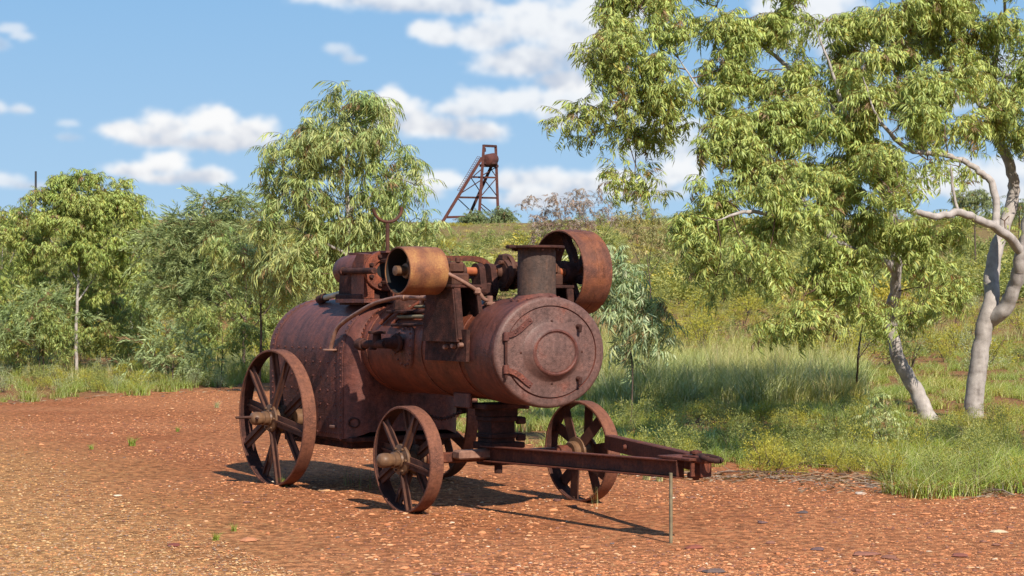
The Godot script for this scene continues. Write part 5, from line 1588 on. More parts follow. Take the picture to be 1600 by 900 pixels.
func build_scrub() -> void:
	var Y1 := Color(0.312, 0.325, 0.0575)
	var Y2 := Color(0.468, 0.416, 0.069)
	var YT := Color(0.6, 0.546, 0.0575)
	var O1 := Color(0.221, 0.26, 0.0862)
	var O2 := Color(0.338, 0.364, 0.115)
	var kinds := []
	# yellow-flowering senna, olive scrub, grey scrub
	for k in 3: kinds.append([shrub_mesh(100 + k, 0.62, 0.85, 70, 16, 0.06, 0.018, Y1, Y2, YT, 0.6), "senna_shrub"])
	for k in 3: kinds.append([shrub_mesh(110 + k, 0.75, 1.15, 80, 14, 0.075, 0.022, O1, O2, Y2, 0.4), "olive_shrub"])
	for k in 2: kinds.append([shrub_mesh(120 + k, 0.7, 0.9, 60, 14, 0.08, 0.016, Color(0.312, 0.364, 0.196), Color(0.468, 0.507, 0.287), Color(0.546, 0.546, 0.322), 0.3), "grey_shrub"])
	var proto := []
	for k in kinds.size():
		var T := Node3D.new()
		T.name = kinds[k][1]
		put(kinds[k][0], "foliage", M.leaf, T)
		put(stems_mesh(200 + k, 0.55, 0.8, 7, 0.012), "stem", M.darkbark, T)
		proto.append(T)
	var proto_size := {"low in the gum's shade": 0.38, "low at the gum trunks": 0.35}
	var words := {
		"senna_shrub": ["yellow-green shrub", "shrub"], "olive_shrub": ["olive leafy shrub", "shrub"], "grey_shrub": ["grey-green shrub", "shrub"]}
	var seen_label := {}
	var place := func(k: int, p: Vector3, s: float, where: String, across := 0.5, down := 0.5) -> void:
		var o: Node3D = proto[k].duplicate()
		o.name = numbered(kinds[k][1])
		add_child(o, true)
		o.position = p
		o.rotation.y = rng.randf() * TAU
		o.scale = Vector3(s, s * rng.randf_range(0.8, 1.1), s)
		var w: Array = words[kinds[k][1]]
		var size: String = "small " if s < 0.8 * proto_size[where] else ("big " if s > 1.12 * proto_size[where] else "")
		var end: String = ["left end", "left part", "middle", "right part", "right end"][clampi(int(across * 5.0), 0, 4)]
		var row: String = ["back row", "middle row", "front row"][clampi(int(down * 3.0), 0, 2)]
		tag(o, "%s%s %s, %s, %s" % [size, w[0], where, end, row], w[1], "%ss %s" % [w[0], where])
	# belts of scrub: [px0, px1, py0, py1, count, kinds, size, where]
	var belts := [
		[0, 430, 495, 575, 110, [0, 1, 2, 0, 1, 6], 0.95, "under the left trees"],
		[0, 420, 560, 616, 110, [0, 1, 2, 7, 3], 0.42, "in the grass left of the engine"],
		[0, 560, 440, 505, 60, [3, 4, 5, 6, 3], 1.9, "behind the left trees"],
		[1020, 1260, 480, 560, 40, [0, 1, 2, 0, 3, 2], 1.1, "behind the tall grass"],
		[1220, 1600, 440, 590, 80, [0, 1, 2, 0, 1, 4, 6], 1.05, "behind the big gum"],
		[960, 1600, 395, 450, 44, [3, 4, 0, 1, 5, 2, 6], 1.5, "on the hill right of the flywheel"],
		[600, 1000, 385, 470, 50, [3, 4, 5, 0, 1, 6, 7], 1.6, "below the mine headframe"],
	]
	for b in belts:
		proto_size[b[7]] = b[6]
		for i in b[4]:
			var px: float = rng.randf_range(b[0], b[1])
			var py: float = rng.randf_range(b[2], b[3])
			var p := ground_at(px, py)
			if -p.z < edge_at(p.x) + 1.0: continue
			var ks: Array = b[5]
			place.call(ks[rng.randi() % ks.size()], p, b[6] * rng.randf_range(0.65, 1.3), b[7], (px - b[0]) / float(b[1] - b[0]), (py - b[2]) / float(b[3] - b[2]))
	# low leafy herbs in the shade of the big gum
	for i in 110:
		var px := rng.randf_range(965, 1360)
		var py := rng.randf_range(640, 742)
		var p := ground_at(px, py)
		if -p.z < edge_at(p.x) + 0.25: continue
		place.call([0, 3, 4, 0, 1][rng.randi() % 5], p + Vector3(0, -0.05, 0), rng.randf_range(0.26, 0.5), "low in the gum's shade", (px - 965.0) / 395.0, (py - 640.0) / 102.0)
	for i in 34:
		var px := rng.randf_range(1380, 1600)
		var py := rng.randf_range(650, 760)
		var p := ground_at(px, py)
		if -p.z < edge_at(p.x) + 0.25: continue
		place.call([0, 3, 1][rng.randi() % 3], p, rng.randf_range(0.25, 0.45), "low at the gum trunks", (px - 1380.0) / 220.0, (py - 650.0) / 110.0)
	# far scrub that reads as one cover
	for k in [0, 3, 4, 6]:
		var buf := PackedFloat32Array()
		var cnt := 0
		for i in 1000:
			var p := free_spot(85.0, 470.0, 1.0, 0.46)
			var low := 0.6 if p.z < -230.0 and absf(p.x / -p.z + 0.022) < 0.034 else 1.0
			var s := low * rng.randf_range(0.8, 1.5) * (1.0 + 1.1 * pow(rng.randf(), 3.0)) * (1.0 - 0.4 * smoothstep(220.0, 380.0, -p.z))
			push_instance(buf, Transform3D(Basis(Vector3.UP, rng.randf() * TAU).scaled(Vector3(s, s * 0.8, s)), p), Color(1, 1, 1).lerp(Color(1.15, 1.05, 0.9), rng.randf()))
			cnt += 1
		tag(multi(far_mesh(k), buf, cnt, "hillside_scrub", M.leaf), "scrub covering the far hillside up to the headframe", "scrub", "", "stuff")
	for T in proto: T.free()

func far_mesh(k: int) -> ArrayMesh:
	if k == 0: return shrub_mesh(140, 0.9, 0.9, 80, 8, 0.13, 0.06, Color(0.351, 0.351, 0.0805), Color(0.468, 0.429, 0.092), Color(0.6, 0.494, 0.092), 0.5)
	if k == 3: return shrub_mesh(141, 1.0, 1.3, 90, 8, 0.14, 0.065, Color(0.247, 0.299, 0.0978), Color(0.364, 0.39, 0.127), Color(0.39, 0.39, 0.115), 0.4)
	if k == 4: return shrub_mesh(142, 1.1, 1.6, 100, 8, 0.14, 0.065, Color(0.208, 0.26, 0.0978), Color(0.312, 0.351, 0.127), Color(0.39, 0.39, 0.115), 0.4)
	return shrub_mesh(143, 1.0, 0.5, 60, 8, 0.14, 0.05, Color(0.468, 0.442, 0.184), Color(0.598, 0.533, 0.23), Color(0.6, 0.572, 0.253), 0.4)

func build_grass() -> void:
	var g1 := Color(0.26, 0.351, 0.0633)
	var g2 := Color(0.403, 0.468, 0.103)
	var st := Color(0.6, 0.598, 0.276)
	var short := [tuft_mesh(401, 38, 0.20, 0.36, 0.009, g1, g2, st, 0.25), tuft_mesh(402, 38, 0.26, 0.42, 0.009, g1 * 0.8, g2, st, 0.42)]
	var tall := [tuft_mesh(403, 46, 0.85, 0.75, 0.010, Color(0.325, 0.39, 0.103), Color(0.468, 0.494, 0.161), Color(0.6, 0.6, 0.299), 0.68), tuft_mesh(404, 46, 0.62, 0.8, 0.010, Color(0.273, 0.351, 0.0862), Color(0.416, 0.455, 0.138), Color(0.6, 0.585, 0.287), 0.5)]
	var fill := func(meshes: Array, n: int, where: Callable, s0: float, s1: float, called: String, label: String) -> void:
		for m in meshes:
			var buf := PackedFloat32Array()
			var cnt := 0
			for i in n:
				var p: Vector3 = where.call()
				var soil := fnoise.get_noise_2d(p.x * 1.7 + 40, p.z * 1.7)
				if -p.z < edge_at(p.x) + 0.4 + fnoise.get_noise_2d(p.x * 6, p.z * 6) * 1.2: continue
				if soil < -0.14 and -p.z < 60.0: continue
				var s := rng.randf_range(s0, s1) * (0.45 + 0.55 * smoothstep(0.3, 3.0, -p.z - edge_at(p.x)))
				var tone := Color(0.9, 1.0, 0.9).lerp(Color(1.15, 1.05, 0.9), clampf(0.5 + 1.2 * fnoise.get_noise_2d(p.x * 2.0, p.z * 2.0 + 70), 0, 1))
				push_instance(buf, Transform3D(Basis(Vector3.UP, rng.randf() * TAU).scaled(Vector3(s, s * rng.randf_range(0.7, 1.15), s)), p), tone)
				cnt += 1
			tag(multi(m, buf, cnt, called, M.grass), label, "grass", "", "stuff")
	fill.call(short, 5600, func(): return free_spot(17.0, 62.0, 1.2, 0.42), 0.6, 1.35, "grass", "short green and straw coloured grass over the ground behind the red soil")
	fill.call(tall, 800, func(): return ground_at(rng.randf_range(925, 1345), rng.randf_range(556, 636)), 0.6, 1.2, "tall_grass", "tall pale dry grass behind the drawbar and under the gums")
	fill.call(tall, 300, func(): return ground_at(rng.randf_range(340, 760), rng.randf_range(540, 600)), 0.4, 0.85, "tall_grass", "tall dry grass behind the engine's boiler")
	fill.call(tall, 2200, func(): return free_spot(60.0, 240.0, 1.3, 0.46), 0.5, 1.0, "hill_grass", "dry grass between the shrubs on the rising ground")
	fill.call(tall, 900, func(): return free_spot(240.0, 440.0, 0.8, 0.12), 0.7, 1.3, "hill_grass", "dry grass on the open ground below the mine headframe")
	var stalks := [tuft_mesh(405, 14, 1.05, 0.5, 0.009, Color(0.5, 0.45, 0.24), Color(0.66, 0.58, 0.36), Color(0.62, 0.52, 0.30), 0.5)]
	fill.call(stalks, 420, func(): return ground_at(rng.randf_range(925, 1345), rng.randf_range(556, 636)), 0.6, 1.15, "straw_stalks", "tall straw coloured seed stalks standing in the grass behind the drawbar")
	fill.call(stalks, 260, func(): return ground_at(rng.randf_range(0, 560), rng.randf_range(520, 600)), 0.4, 0.8, "straw_stalks", "straw coloured seed stalks among the shrubs at left")
	# single tussocks
	var big := tuft_mesh(411, 170, 0.46, 0.95, 0.009, Color(0.26, 0.377, 0.0575), Color(0.416, 0.52, 0.103), st, 0.26)
	var dry := tuft_mesh(412, 190, 0.75, 1.15, 0.010, Color(0.26, 0.325, 0.092), Color(0.442, 0.468, 0.149), Color(0.6, 0.6, 0.299), 0.3)
	var small := tuft_mesh(413, 60, 0.16, 0.18, 0.007, Color(0.26, 0.377, 0.0575), Color(0.416, 0.52, 0.103), st, 0.1)
	var grey := tuft_mesh(414, 90, 0.14, 0.14, 0.006, Color(0.42, 0.40, 0.28), Color(0.55, 0.52, 0.38), st, 0.5)
	var nth := {}
	var k := -1
	const ORD := ["first", "second", "third", "fourth", "fifth", "sixth", "seventh", "eighth", "ninth", "tenth", "eleventh", "twelfth"]
	var tuss := func(mesh: Mesh, px: float, py: float, s: float, label: String, group := "") -> void:
		var o := put(mesh, "grass_tussock", M.grass)
		o.position = ground_at(px, py)
		o.rotation.y = rng.randf() * TAU
		o.scale = Vector3(s, s * rng.randf_range(0.85, 1.1), s)
		tag(o, label, "grass tussock", group)
	for q in [[1410, 772, 0.8], [1450, 778, 0.9], [1500, 774, 0.8], [1545, 768, 0.75], [1590, 770, 0.8], [1395, 750, 0.7], [1430, 745, 0.9], [1475, 748, 0.9], [1530, 742, 0.9], [1580, 738, 0.9], [1420, 722, 0.8], [1470, 715, 0.9], [1520, 712, 0.9], [1570, 705, 0.9]]:
		var row: String = "front" if q[1] > 765 else ("second" if q[1] > 735 else "rear")
		nth[row] = nth.get(row, 0) + 1
		tuss.call(big, q[0], q[1], q[2], "bright green tussock, %s from the left in the %s row before the big gum" % [ORD[nth[row] - 1], row], "green tussocks before the big gum")
	for q in [[950, 632, 1.0], [985, 640, 1.1], [1020, 632, 1.2], [1045, 615, 1.2], [1060, 638, 1.1], [1095, 628, 1.1], [1140, 622, 1.0], [1180, 640, 1.2], [1220, 636, 1.2], [1240, 618, 1.1], [1265, 630, 1.2], [1300, 634, 1.1]]:
		k += 1
		tuss.call(dry, q[0], q[1], q[2], "large green and straw tussock, %s from the left between flywheel and leaning gum" % ORD[k], "spinifex tussocks between engine and gums")
	k = -1
	for q in [[20, 600, 0.9], [45, 628, 0.8], [75, 582, 1.0], [100, 620, 0.9], [160, 610, 0.8], [215, 618, 1.0], [260, 612, 0.9], [300, 590, 0.8], [335, 604, 0.9], [372, 598, 0.9], [395, 590, 0.9]]:
		k += 1
		tuss.call(big, q[0], q[1], q[2], "green tussock on the red soil's edge, %s from the left before the rear wheel" % ORD[k], "green tussocks along the left soil edge")
	tuss.call(small, 207, 697, 1.1, "low green weed alone on the red soil left of the engine")
	tuss.call(small, 278, 675, 0.6, "tiny green weed on red soil nearest the rear wheel")
	tuss.call(small, 143, 702, 0.6, "tiny green weed left of the low weed on red soil")
	tuss.call(grey, 339, 637, 1.0, "small grey dry grass tuft on red soil behind the rear wheel")
	tuss.call(small, 338, 845, 0.6, "small green grass tuft at the gravel's edge in front")
	tuss.call(small, 366, 830, 0.5, "thin green sprig beside the tuft at the gravel's edge")
	tuss.call(small, 447, 760, 0.8, "green grass tuft growing at the foot of the rear wheel")
	tuss.call(grey, 1010, 750, 1.0, "pale grey-green tuft behind the drawbar's brace")
	tuss.call(grey, 1030, 752, 0.9, "pale tuft right of the one behind the drawbar's brace")
	tuss.call(tuft_mesh(415, 9, 0.36, 0.22, 0.005, Color(0.25, 0.3, 0.09), Color(0.4, 0.4, 0.18), st, 0.4), 545, 760, 1.0, "sparse tall grass stalks between the near wheels")
	tuss.call(tuft_mesh(416, 9, 0.36, 0.26, 0.005, Color(0.25, 0.3, 0.09), Color(0.4, 0.4, 0.18), st, 0.4), 572, 764, 1.0, "sparse grass stalks nearest the front wheel")
	tuss.call(tuft_mesh(417, 7, 0.3, 0.14, 0.005, Color(0.5, 0.45, 0.25), Color(0.55, 0.5, 0.3), st, 0.6), 930, 792, 0.9, "few dry grass blades against the far front wheel")
	# dead spinifex clump and dry sticks
	var dm := tuft_mesh(420, 130, 0.35, 0.55, 0.010, Color(0.6, 0.494, 0.23), Color(0.6, 0.6, 0.345), Color(0.52, 0.325, 0.161), 0.4)
	tuss.call(dm, 1132, 650, 1.0, "dead straw coloured tussock between the large green tussocks")
	for q in [[945, 608, 1005, 565, 0.012, "dry grey stick leaning in the grass behind the flywheel"], [1120, 742, 1330, 748, 0.008, "thin fallen branch along the shaded grass edge"], [1500, 760, 1560, 772, 0.012, "grey fallen branch before the green tussocks at right"]]:
		var a := ground_at(q[0], q[1])
		var b: Vector3 = ground_at(q[2], q[3]) if q[3] > 600 else sight(q[2], q[3], -a.z + 0.3)
		var mb := MB.new()
		var pth := curve([a + Vector3(0, 0.03, 0), a.lerp(b, 0.35) + Vector3(0, 0.05, 0.04), a.lerp(b, 0.7) + Vector3(0, 0.04, -0.03), b + Vector3(0, 0.04, 0)], 4)
		mb.tube(pth, [q[4], q[4], q[4] * 0.8, q[4] * 0.6], 6)
		mb.tube([pth[5], pth[5] + (pth[9] - pth[5]) * 0.7 + Vector3(0.02, 0.13, 0.05)], [q[4] * 0.6, q[4] * 0.25], 5)
		tag(obj(mb, "stick", M.twig), q[5], "stick")

func build_litter() -> void:
	var m := MB.new()
	m.col = Color(1, 1, 1)
	leaf(m, Vector3(-0.05, 0, 0), Vector3(1, 0.15, 0), Vector3(0, 0.1, 1), 0.11, 0.02, 0.6)
	var t := MB.new()
	t.tube([Vector3(-0.12, 0.01, 0), Vector3(0, 0.03, 0.02), Vector3(0.15, 0.012, -0.01)], [0.004, 0.004, 0.002], 4, false)
	t.tube([Vector3(0, 0.03, 0.02), Vector3(0.07, 0.07, 0.07)], [0.003, 0.001], 4, false)
	var spot := func() -> Vector3:
		if rng.randf() < 0.5:
			var x := rng.randf_range(-9.5, 6.5)
			if x < 0.5 and rng.randf() < 0.7: x = rng.randf_range(0.5, 6.5)
			var d := edge_at(x) + rng.randf_range(-0.7, 0.9) * rng.randf()
			return Vector3(x, height(x, -d), -d)
		return ground_at(rng.randf_range(1250, 1600), rng.randf_range(640, 770))
	for k in 2:
		var buf := PackedFloat32Array()
		var n: int = [3600, 130][k]
		for i in n:
			var p: Vector3 = spot.call()
			var c: Color = [Color(0.34, 0.22, 0.13), Color(0.40, 0.29, 0.18), Color(0.22, 0.14, 0.09), Color(0.34, 0.27, 0.21)][rng.randi() % 4]
			var b := Basis(Vector3.UP, rng.randf() * TAU) * Basis(Vector3(1, 0, 0), rng.randf_range(-0.5, 0.5))
			push_instance(buf, Transform3D(b.scaled(Vector3.ONE * rng.randf_range(0.7, 1.6)), p + Vector3(0, 0.012, 0)), c)
		tag(multi((m if k == 0 else t).mesh(true), buf, n, ["leaf_litter", "twig_litter"][k], M.grass), ["dry fallen leaves along the edge of the green and under the gums", "small dry twigs fallen along the edge of the green"][k], "litter", "", "stuff")

# ------------------------------------------------------------------ mine headframe and mast
func build_mine() -> void:
	var D := 420.0
	var base := sight(735, 351, D)
	base.y = height(base.x, base.z)
	var T := thing("mine_headframe", "rusty red steel mine headframe with winding drum on the hilltop", "mine headframe", base)
	var P := func(px: float, py: float, dd: float) -> Vector3: return sight(px, py, D + dd) - base
	var bar := func(called: String, a: Vector3, b: Vector3, w: float, m: Material) -> void:
		var mb := MB.new()
		var d := (b - a).normalized()
		var sd := d.cross(Vector3(0, 0, 1)).normalized()
		mb.strap([a, b], Vector3(0, 0, 1).slide(d).normalized(), w, w)
		obj(mb, called, m, T)
	var N := -2.2
	var F := 2.2
	var w := 0.62
	# near frame: vertical leg and back leg; far frame the same
	bar.call("leg", P.call(756, 227, N), P.call(747.5, 352, N), w, M.mine)
	bar.call("leg", P.call(774.5, 228.5, F), P.call(778.8, 352, F), w, M.mine)
	bar.call("back_leg", P.call(753, 246, N), P.call(687, 354, N), w * 1.05, M.mine)
	bar.call("back_leg", P.call(768.5, 258, F), P.call(728, 348, F), w * 1.05, M.mine_dark)
	bar.call("top_beam", P.call(755, 227.5, N), P.call(775, 228.5, F), w * 0.8, M.mine_dark)
	bar.call("platform_beam", P.call(750.5, 258.5, N), P.call(777.5, 259.5, F), w * 0.9, M.mine_dark)
	bar.call("platform_beam", P.call(752.5, 257.0, N - 0.4), P.call(752.5, 257.0, F), w * 0.6, M.mine_dark)
	bar.call("cross_beam", P.call(735, 276.5, N), P.call(777, 277.5, F), w * 0.6, M.mine)
	bar.call("cross_beam", P.call(715, 308.2, N), P.call(778, 309.3, F), w * 0.65, M.mine_dark)
	bar.call("cross_beam", P.call(695, 339.5, N), P.call(733, 338.5, F), w * 0.8, M.mine)
	for q in [[755, 262, 740, 275, N, N], [735.5, 277, 752.5, 303, N, F], [720, 302, 751.5, 281.5, N, N], [715, 310, 733, 327, N, F], [750, 317, 766, 330, N, F], [755.5, 279, 777, 307, N, F], [775, 279, 752, 306, F, N], [766.5, 263, 775, 276, F, F], [776, 260.5, 752, 275, F, N], [748, 320, 778, 350, N, F]]:
		bar.call("brace", P.call(q[0], q[1], q[4]), P.call(q[2], q[3], q[5]), w * 0.34, M.mine_dark)
	var mb := MB.new()
	var c0: Vector3 = P.call(759.5, 250.5, N + 0.3)
	var c1: Vector3 = P.call(772.0, 248.0, F - 0.3)
	mb.t = Transform3D(MB.basis_y(c1 - c0), c0)
	var L := (c1 - c0).length()
	mb.lathe([Vector2(0, 0), Vector2(0.75, 0.0), Vector2(1.15, 0.12), Vector2(1.3, 0.4), Vector2(1.3, L - 0.4), Vector2(1.15, L - 0.12), Vector2(0.7, L), Vector2(0, L)], 28, 50.0)
	obj(mb, "winding_drum", M.mine, T)
	mb = MB.new()
	mb.box(P.call(765, 255.5, 0.0), Vector3(3.2, 0.5, 3.6), 0.05)
	obj(mb, "drum_bed", M.mine_dark, T)
	# ladder along the near back leg
	for s in [0.0, 1.0]:
		bar.call("ladder_rail", P.call(749.5 - s * 3.2, 244.5 - s * 0.6, N - 0.4), P.call(717.5 - s * 3.2, 298 - s * 0.6, N - 0.4), 0.10, M.mine)
	for k in 18:
		var f := k / 17.0
		bar.call("ladder_rung", P.call(lerpf(749.5, 717.5, f), lerpf(244.5, 298, f), N - 0.4), P.call(lerpf(746.3, 714.3, f), lerpf(243.9, 297.4, f), N - 0.4), 0.07, M.mine_dark)
	bar.call("hook_block", P.call(757.8, 231, N), P.call(758.2, 237, N), 0.35, M.mine_dark)
	# mast far off at the left
	var at := sight(55.5, 340, 300)
	at.y = height(at.x, at.z)
	mb = MB.new()
	var top := sight(55.5, 267.5, 300).y - at.y
	mb.cyl(Vector3(0, -0.5, 0), Vector3(0, top - 3.3, 0), 0.09, 0.09, 10)
	var mast := thing("mast", "thin dark mast standing far behind the trees at left", "mast", at)
	obj(mb, "pole", M.mine_dark, mast)
	mb = MB.new()
	mb.cyl(Vector3(0, top - 3.3, 0), Vector3(0, top, 0), 0.17, 0.17, 12)
	obj(mb, "mast_head", flat(Color(0.16, 0.17, 0.2), 0.7), mast)

# ------------------------------------------------------------------ sky
func build_sky() -> PanoramaSkyMaterial:
	var W := 4096
	var H := 2048
	var im := Image.create(W, H, false, Image.FORMAT_RGBF)
	for y in H:
		var el := 90.0 - (y + 0.5) / H * 180.0
		var c: Color
		if el >= 0:
			var f := pow(1.0 - el / 90.0, 2.2)
			var top := Color(0.10, 0.26, 0.60)
			var mid := Color(0.19, 0.43, 0.76)
			var low := Color(0.50, 0.70, 0.88)
			c = top.lerp(mid, smoothstep(0.0, 0.72, f))
			c = c.lerp(low, pow(clampf(1.0 - el / 15.0, 0, 1), 1.3) * 0.9)
		else:
			c = Color(0.36, 0.30, 0.20)
		im.fill_rect(Rect2i(0, y, W, 1), c)
	# clouds: [azimuth, elevation] in degrees; puffs [across, up, half width, half height]
	var DEG := rad_to_deg(1.0 / PHOTO_F)
	var clouds := []
	var seen := [
		[[[200, 210, 46, 20], [262, 205, 52, 28], [335, 197, 58, 30], [395, 210, 50, 26], [350, 228, 90, 22], [250, 225, 70, 16]], 1.0],
		[[[215, 272, 48, 17], [262, 262, 42, 22], [320, 278, 52, 17], [285, 284, 80, 12]], 1.0],
		[[[480, -6, 60, 14], [600, 0, 150, 26], [720, 10, 80, 26], [640, 14, 100, 16]], 0.8],
		[[[612, 160, 28, 26], [640, 190, 48, 34], [700, 200, 70, 24], [745, 208, 50, 22], [600, 190, 30, 26]], 0.95],
		[[[760, 60, 70, 36], [840, 40, 90, 46], [900, 80, 70, 60], [950, 30, 80, 60], [820, 100, 90, 36], [690, 60, 36, 26], [660, 50, 26, 18], [880, 130, 60, 26]], 0.85],
		[[[760, 165, 70, 28], [830, 160, 80, 26], [900, 175, 80, 40], [720, 175, 50, 18]], 0.8],
		[[[530, 82, 30, 14], [550, 95, 22, 10]], 0.4], [[[30, 62, 30, 10], [10, 85, 26, 16], [48, 72, 20, 9]], 0.45], [[[5, 182, 28, 14], [48, 182, 24, 10]], 0.6], [[[115, 202, 22, 7], [118, 222, 26, 8]], 0.3],
		[[[15, 288, 46, 14], [60, 296, 40, 9]], 0.6], [[[170, 335, 60, 7], [215, 336, 30, 6]], 0.7], [[[60, 340, 60, 8]], 0.5],
		[[[690, 285, 44, 18], [660, 300, 40, 16], [640, 280, 20, 14]], 0.85], [[[800, 285, 40, 22], [840, 280, 60, 20], [900, 290, 60, 24], [960, 285, 60, 26], [850, 310, 90, 26], [1010, 300, 70, 34], [1060, 270, 50, 30]], 0.9],
		[[[1040, 210, 60, 40], [1010, 240, 50, 30], [1080, 230, 40, 30]], 0.6],
		[[[1280, 40, 80, 50], [1320, 80, 70, 36], [1230, 20, 60, 40], [1210, 70, 50, 30]], 0.85],
		[[[1500, 290, 100, 40], [1560, 300, 80, 50], [1430, 300, 60, 26], [1560, 340, 90, 16]], 0.8], [[[1540, 130, 60, 50], [1480, 160, 60, 30]], 0.5],
	]
	for s in seen:
		var puffs := []
		for q in s[0]: puffs.append([(q[0] - 800.0) * DEG, (476.0 - q[1]) * DEG, q[2] * DEG, q[3] * DEG])
		clouds.append([puffs, s[1]])
	# the same kind of sky goes on all round
	for k in 120:
		var az := rng.randf_range(18.0, 342.0)
		var el := 1.5 + pow(rng.randf(), 1.3) * 55.0
		var big := rng.randf_range(1.0, 2.6) * (0.7 + el * 0.035)
		var puffs := []
		var wide := 1.0 / maxf(0.3, cos(deg_to_rad(el)))
		for j in 5: puffs.append([az + rng.randf_range(-1.6, 1.6) * big * wide, el + rng.randf_range(-0.2, 0.35) * big, big * rng.randf_range(0.6, 1.2) * wide, big * rng.randf_range(0.3, 0.6)])
		clouds.append([puffs, rng.randf_range(0.4, 1.0)])
	var n1 := FastNoiseLite.new()
	n1.seed = 77; n1.frequency = 0.55; n1.fractal_octaves = 5; n1.noise_type = FastNoiseLite.TYPE_SIMPLEX_SMOOTH
	for cl in clouds:
		var x0 := 1e9; var x1 := -1e9; var y0 := 1e9; var y1 := -1e9
		var lo := 1e9; var hi := -1e9
		for p in cl[0]:
			x0 = minf(x0, p[0] - p[2] * 1.5); x1 = maxf(x1, p[0] + p[2] * 1.5); y0 = minf(y0, p[1] - p[3] * 1.5); y1 = maxf(y1, p[1] + p[3] * 1.5)
			lo = minf(lo, p[1] - p[3]); hi = maxf(hi, p[1] + p[3])
		y0 = maxf(y0, 0.05); y1 = minf(y1, 88.0)
		for yy in range(int((90.0 - y1) / 180.0 * H), int((90.0 - y0) / 180.0 * H) + 1):
			var el := 90.0 - (yy + 0.5) / H * 180.0
			for xx in range(int(floor(x0 / 360.0 * W)), int(x1 / 360.0 * W) + 1):
				var az := (xx + 0.5) / W * 360.0
				var best := -1.0
				var sum := 0.0
				for p in cl[0]:
					var dx: float = (az - p[0]) / p[2]
					var dy: float = (el - p[1]) / p[3]
					if dy < 0: dy *= 1.35
					var v := 1.0 - sqrt(dx * dx + dy * dy)
					if v > -0.4: sum += maxf(0.0, v + 0.15)
					best = maxf(best, v)
				if best < -0.45: continue
				var nz := n1.get_noise_2d(az * 1.0, el * 1.6)
				var nf := n1.get_noise_2d(az * 3.1 + 50, el * 4.2)
				var nq := n1.get_noise_2d(az * 9.0 + 20, el * 11.0)
				var den := minf(best, 0.5) + minf(sum, 1.0) * 0.2 + nz * 0.5 + nf * 0.25 + nq * 0.07 - 0.03
				var a: float = smoothstep(-0.14, lerpf(0.8, 0.5, clampf((el - lo) / maxf(hi - lo, 0.01), 0, 1)), den) * clampf(0.2 + cl[1] * 0.78, 0, 0.97)
				if a <= 0.004: continue
				var hh := clampf((el - lo) / maxf(hi - lo, 0.01), 0, 1)
				var lit := clampf(hh * 0.95 + nz * 0.6 + nf * 0.35 + nq * 0.1 + 0.2 + (0.3 - den) * 0.4, 0, 1)
				var c := Color(0.60, 0.63, 0.71).lerp(Color(0.96, 0.96, 0.96), smoothstep(0.05, 0.8, lit))
				var px := posmod(xx, W)
				im.set_pixel(px, yy, im.get_pixel(px, yy).lerp(c, a))
	var m := PanoramaSkyMaterial.new()
	m.panorama = ImageTexture.create_from_image(im)
	return m

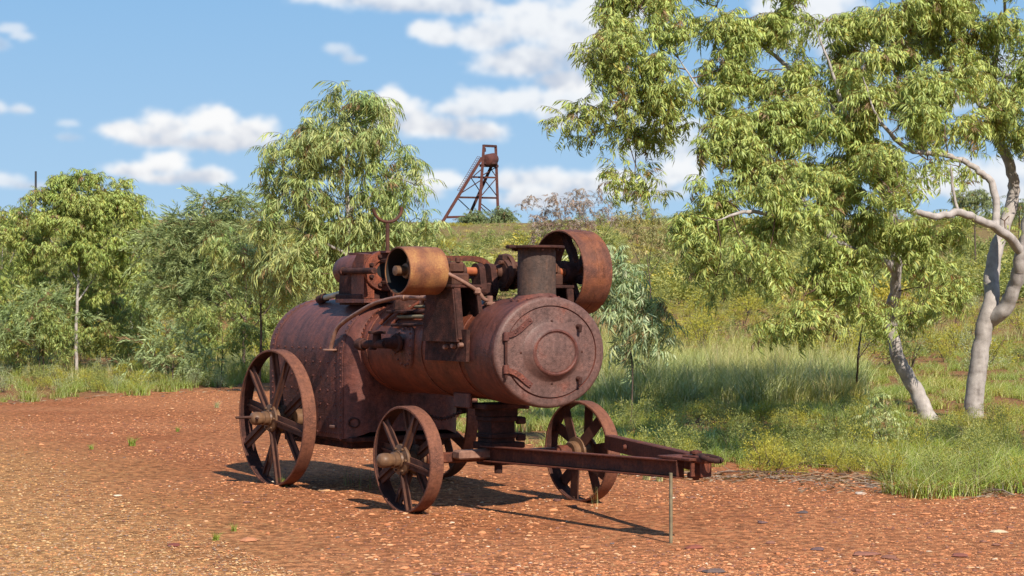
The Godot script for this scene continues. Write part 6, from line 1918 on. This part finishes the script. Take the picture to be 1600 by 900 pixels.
# ------------------------------------------------------------------
func _ready() -> void:
	rng.seed = 20240611
	fnoise.seed = 9
	fnoise.frequency = 0.12
	fnoise.fractal_octaves = 4
	var cam := Camera3D.new()
	cam.name = "camera"
	add_child(cam)
	cam.position = Vector3(0, 1.702, 0)
	cam.rotation_degrees = Vector3(0.4965, 0, 0)
	cam.fov = 17.0616
	cam.near = 0.1
	cam.far = 9000.0
	cam.current = true
	var env := Environment.new()
	env.background_mode = Environment.BG_SKY
	env.sky = Sky.new()
	env.sky.sky_material = build_sky()
	env.background_energy_multiplier = 0.64
	env.tonemap_mode = Environment.TONE_MAPPER_LINEAR
	env.tonemap_exposure = 1.6
	env.sdfgi_enabled = true
	env.ssao_enabled = true
	env.ssil_enabled = true
	var we := WorldEnvironment.new()
	we.name = "world_environment"
	we.environment = env
	add_child(we)
	var sun := DirectionalLight3D.new()
	sun.name = "sun"
	add_child(sun)
	sun.look_at_from_position(Vector3.ZERO, -Vector3(0.48, 1.0, 1.08), Vector3.UP)
	sun.light_energy = 1.5
	sun.light_color = Color(1.0, 0.955, 0.89)
	sun.light_angular_distance = 0.5
	sun.shadow_enabled = true
	make_materials()
	build_ground()
	build_mine()
	build_trees()
	build_scrub()
	build_grass()
	build_litter()
	build_engine()
	rock(388, 846, 0.085, Color(0.56, 0.24, 0.12), "flat orange rock lying near the gravel's edge", 3)
	rock(272, 853, 0.07, Color(0.24, 0.07, 0.05), "dark red stone on the gravel in front", 4, 0.3)
	rock(1350, 868, 0.10, Color(0.30, 0.13, 0.09), "flat brown rock in the right foreground", 5, 0.3)
	rock(1390, 872, 0.08, Color(0.32, 0.14, 0.09), "second flat brown rock right beside the first", 6, 0.3)
	rock(1278, 860, 0.05, Color(0.16, 0.10, 0.10), "small dark stone left of the flat brown rocks", 7, 0.6)
	rock(1085, 857, 0.07, Color(0.28, 0.09, 0.06), "dark red stone beside the prop stake", 8, 0.5)
	rock(1345, 772, 0.06, Color(0.75, 0.62, 0.5), "pale stone at the edge of the green tussocks", 9, 0.5)
	rock(1255, 802, 0.055, Color(0.12, 0.09, 0.09), "black stone on the soil right of the drawbar", 10, 0.5)
	rock(1190, 818, 0.06, Color(0.20, 0.11, 0.10), "dark stone between stake and black stone", 11, 0.4)
	rock(1560, 832, 0.07, Color(0.72, 0.55, 0.36), "pale tan stone at the lower right", 12, 0.4)
	rock(1500, 869, 0.08, Color(0.28, 0.10, 0.07), "flat red stone at the lower right below the tan one", 13, 0.25)
	rock(508, 768, 0.07, Color(0.62, 0.33, 0.16), "orange stone on soil between the near wheels", 14, 0.5)
	rock(185, 775, 0.04, Color(0.8, 0.66, 0.5), "small white stone on the red soil at left", 15, 0.5)
	rock(870, 783, 0.05, Color(0.2, 0.09, 0.07), "dark stone beside the far front wheel", 16, 0.6)
	rock(1115, 895, 0.08, Color(0.16, 0.11, 0.10), "dark stone at the bottom edge below the stake", 17, 0.5)
	stones()
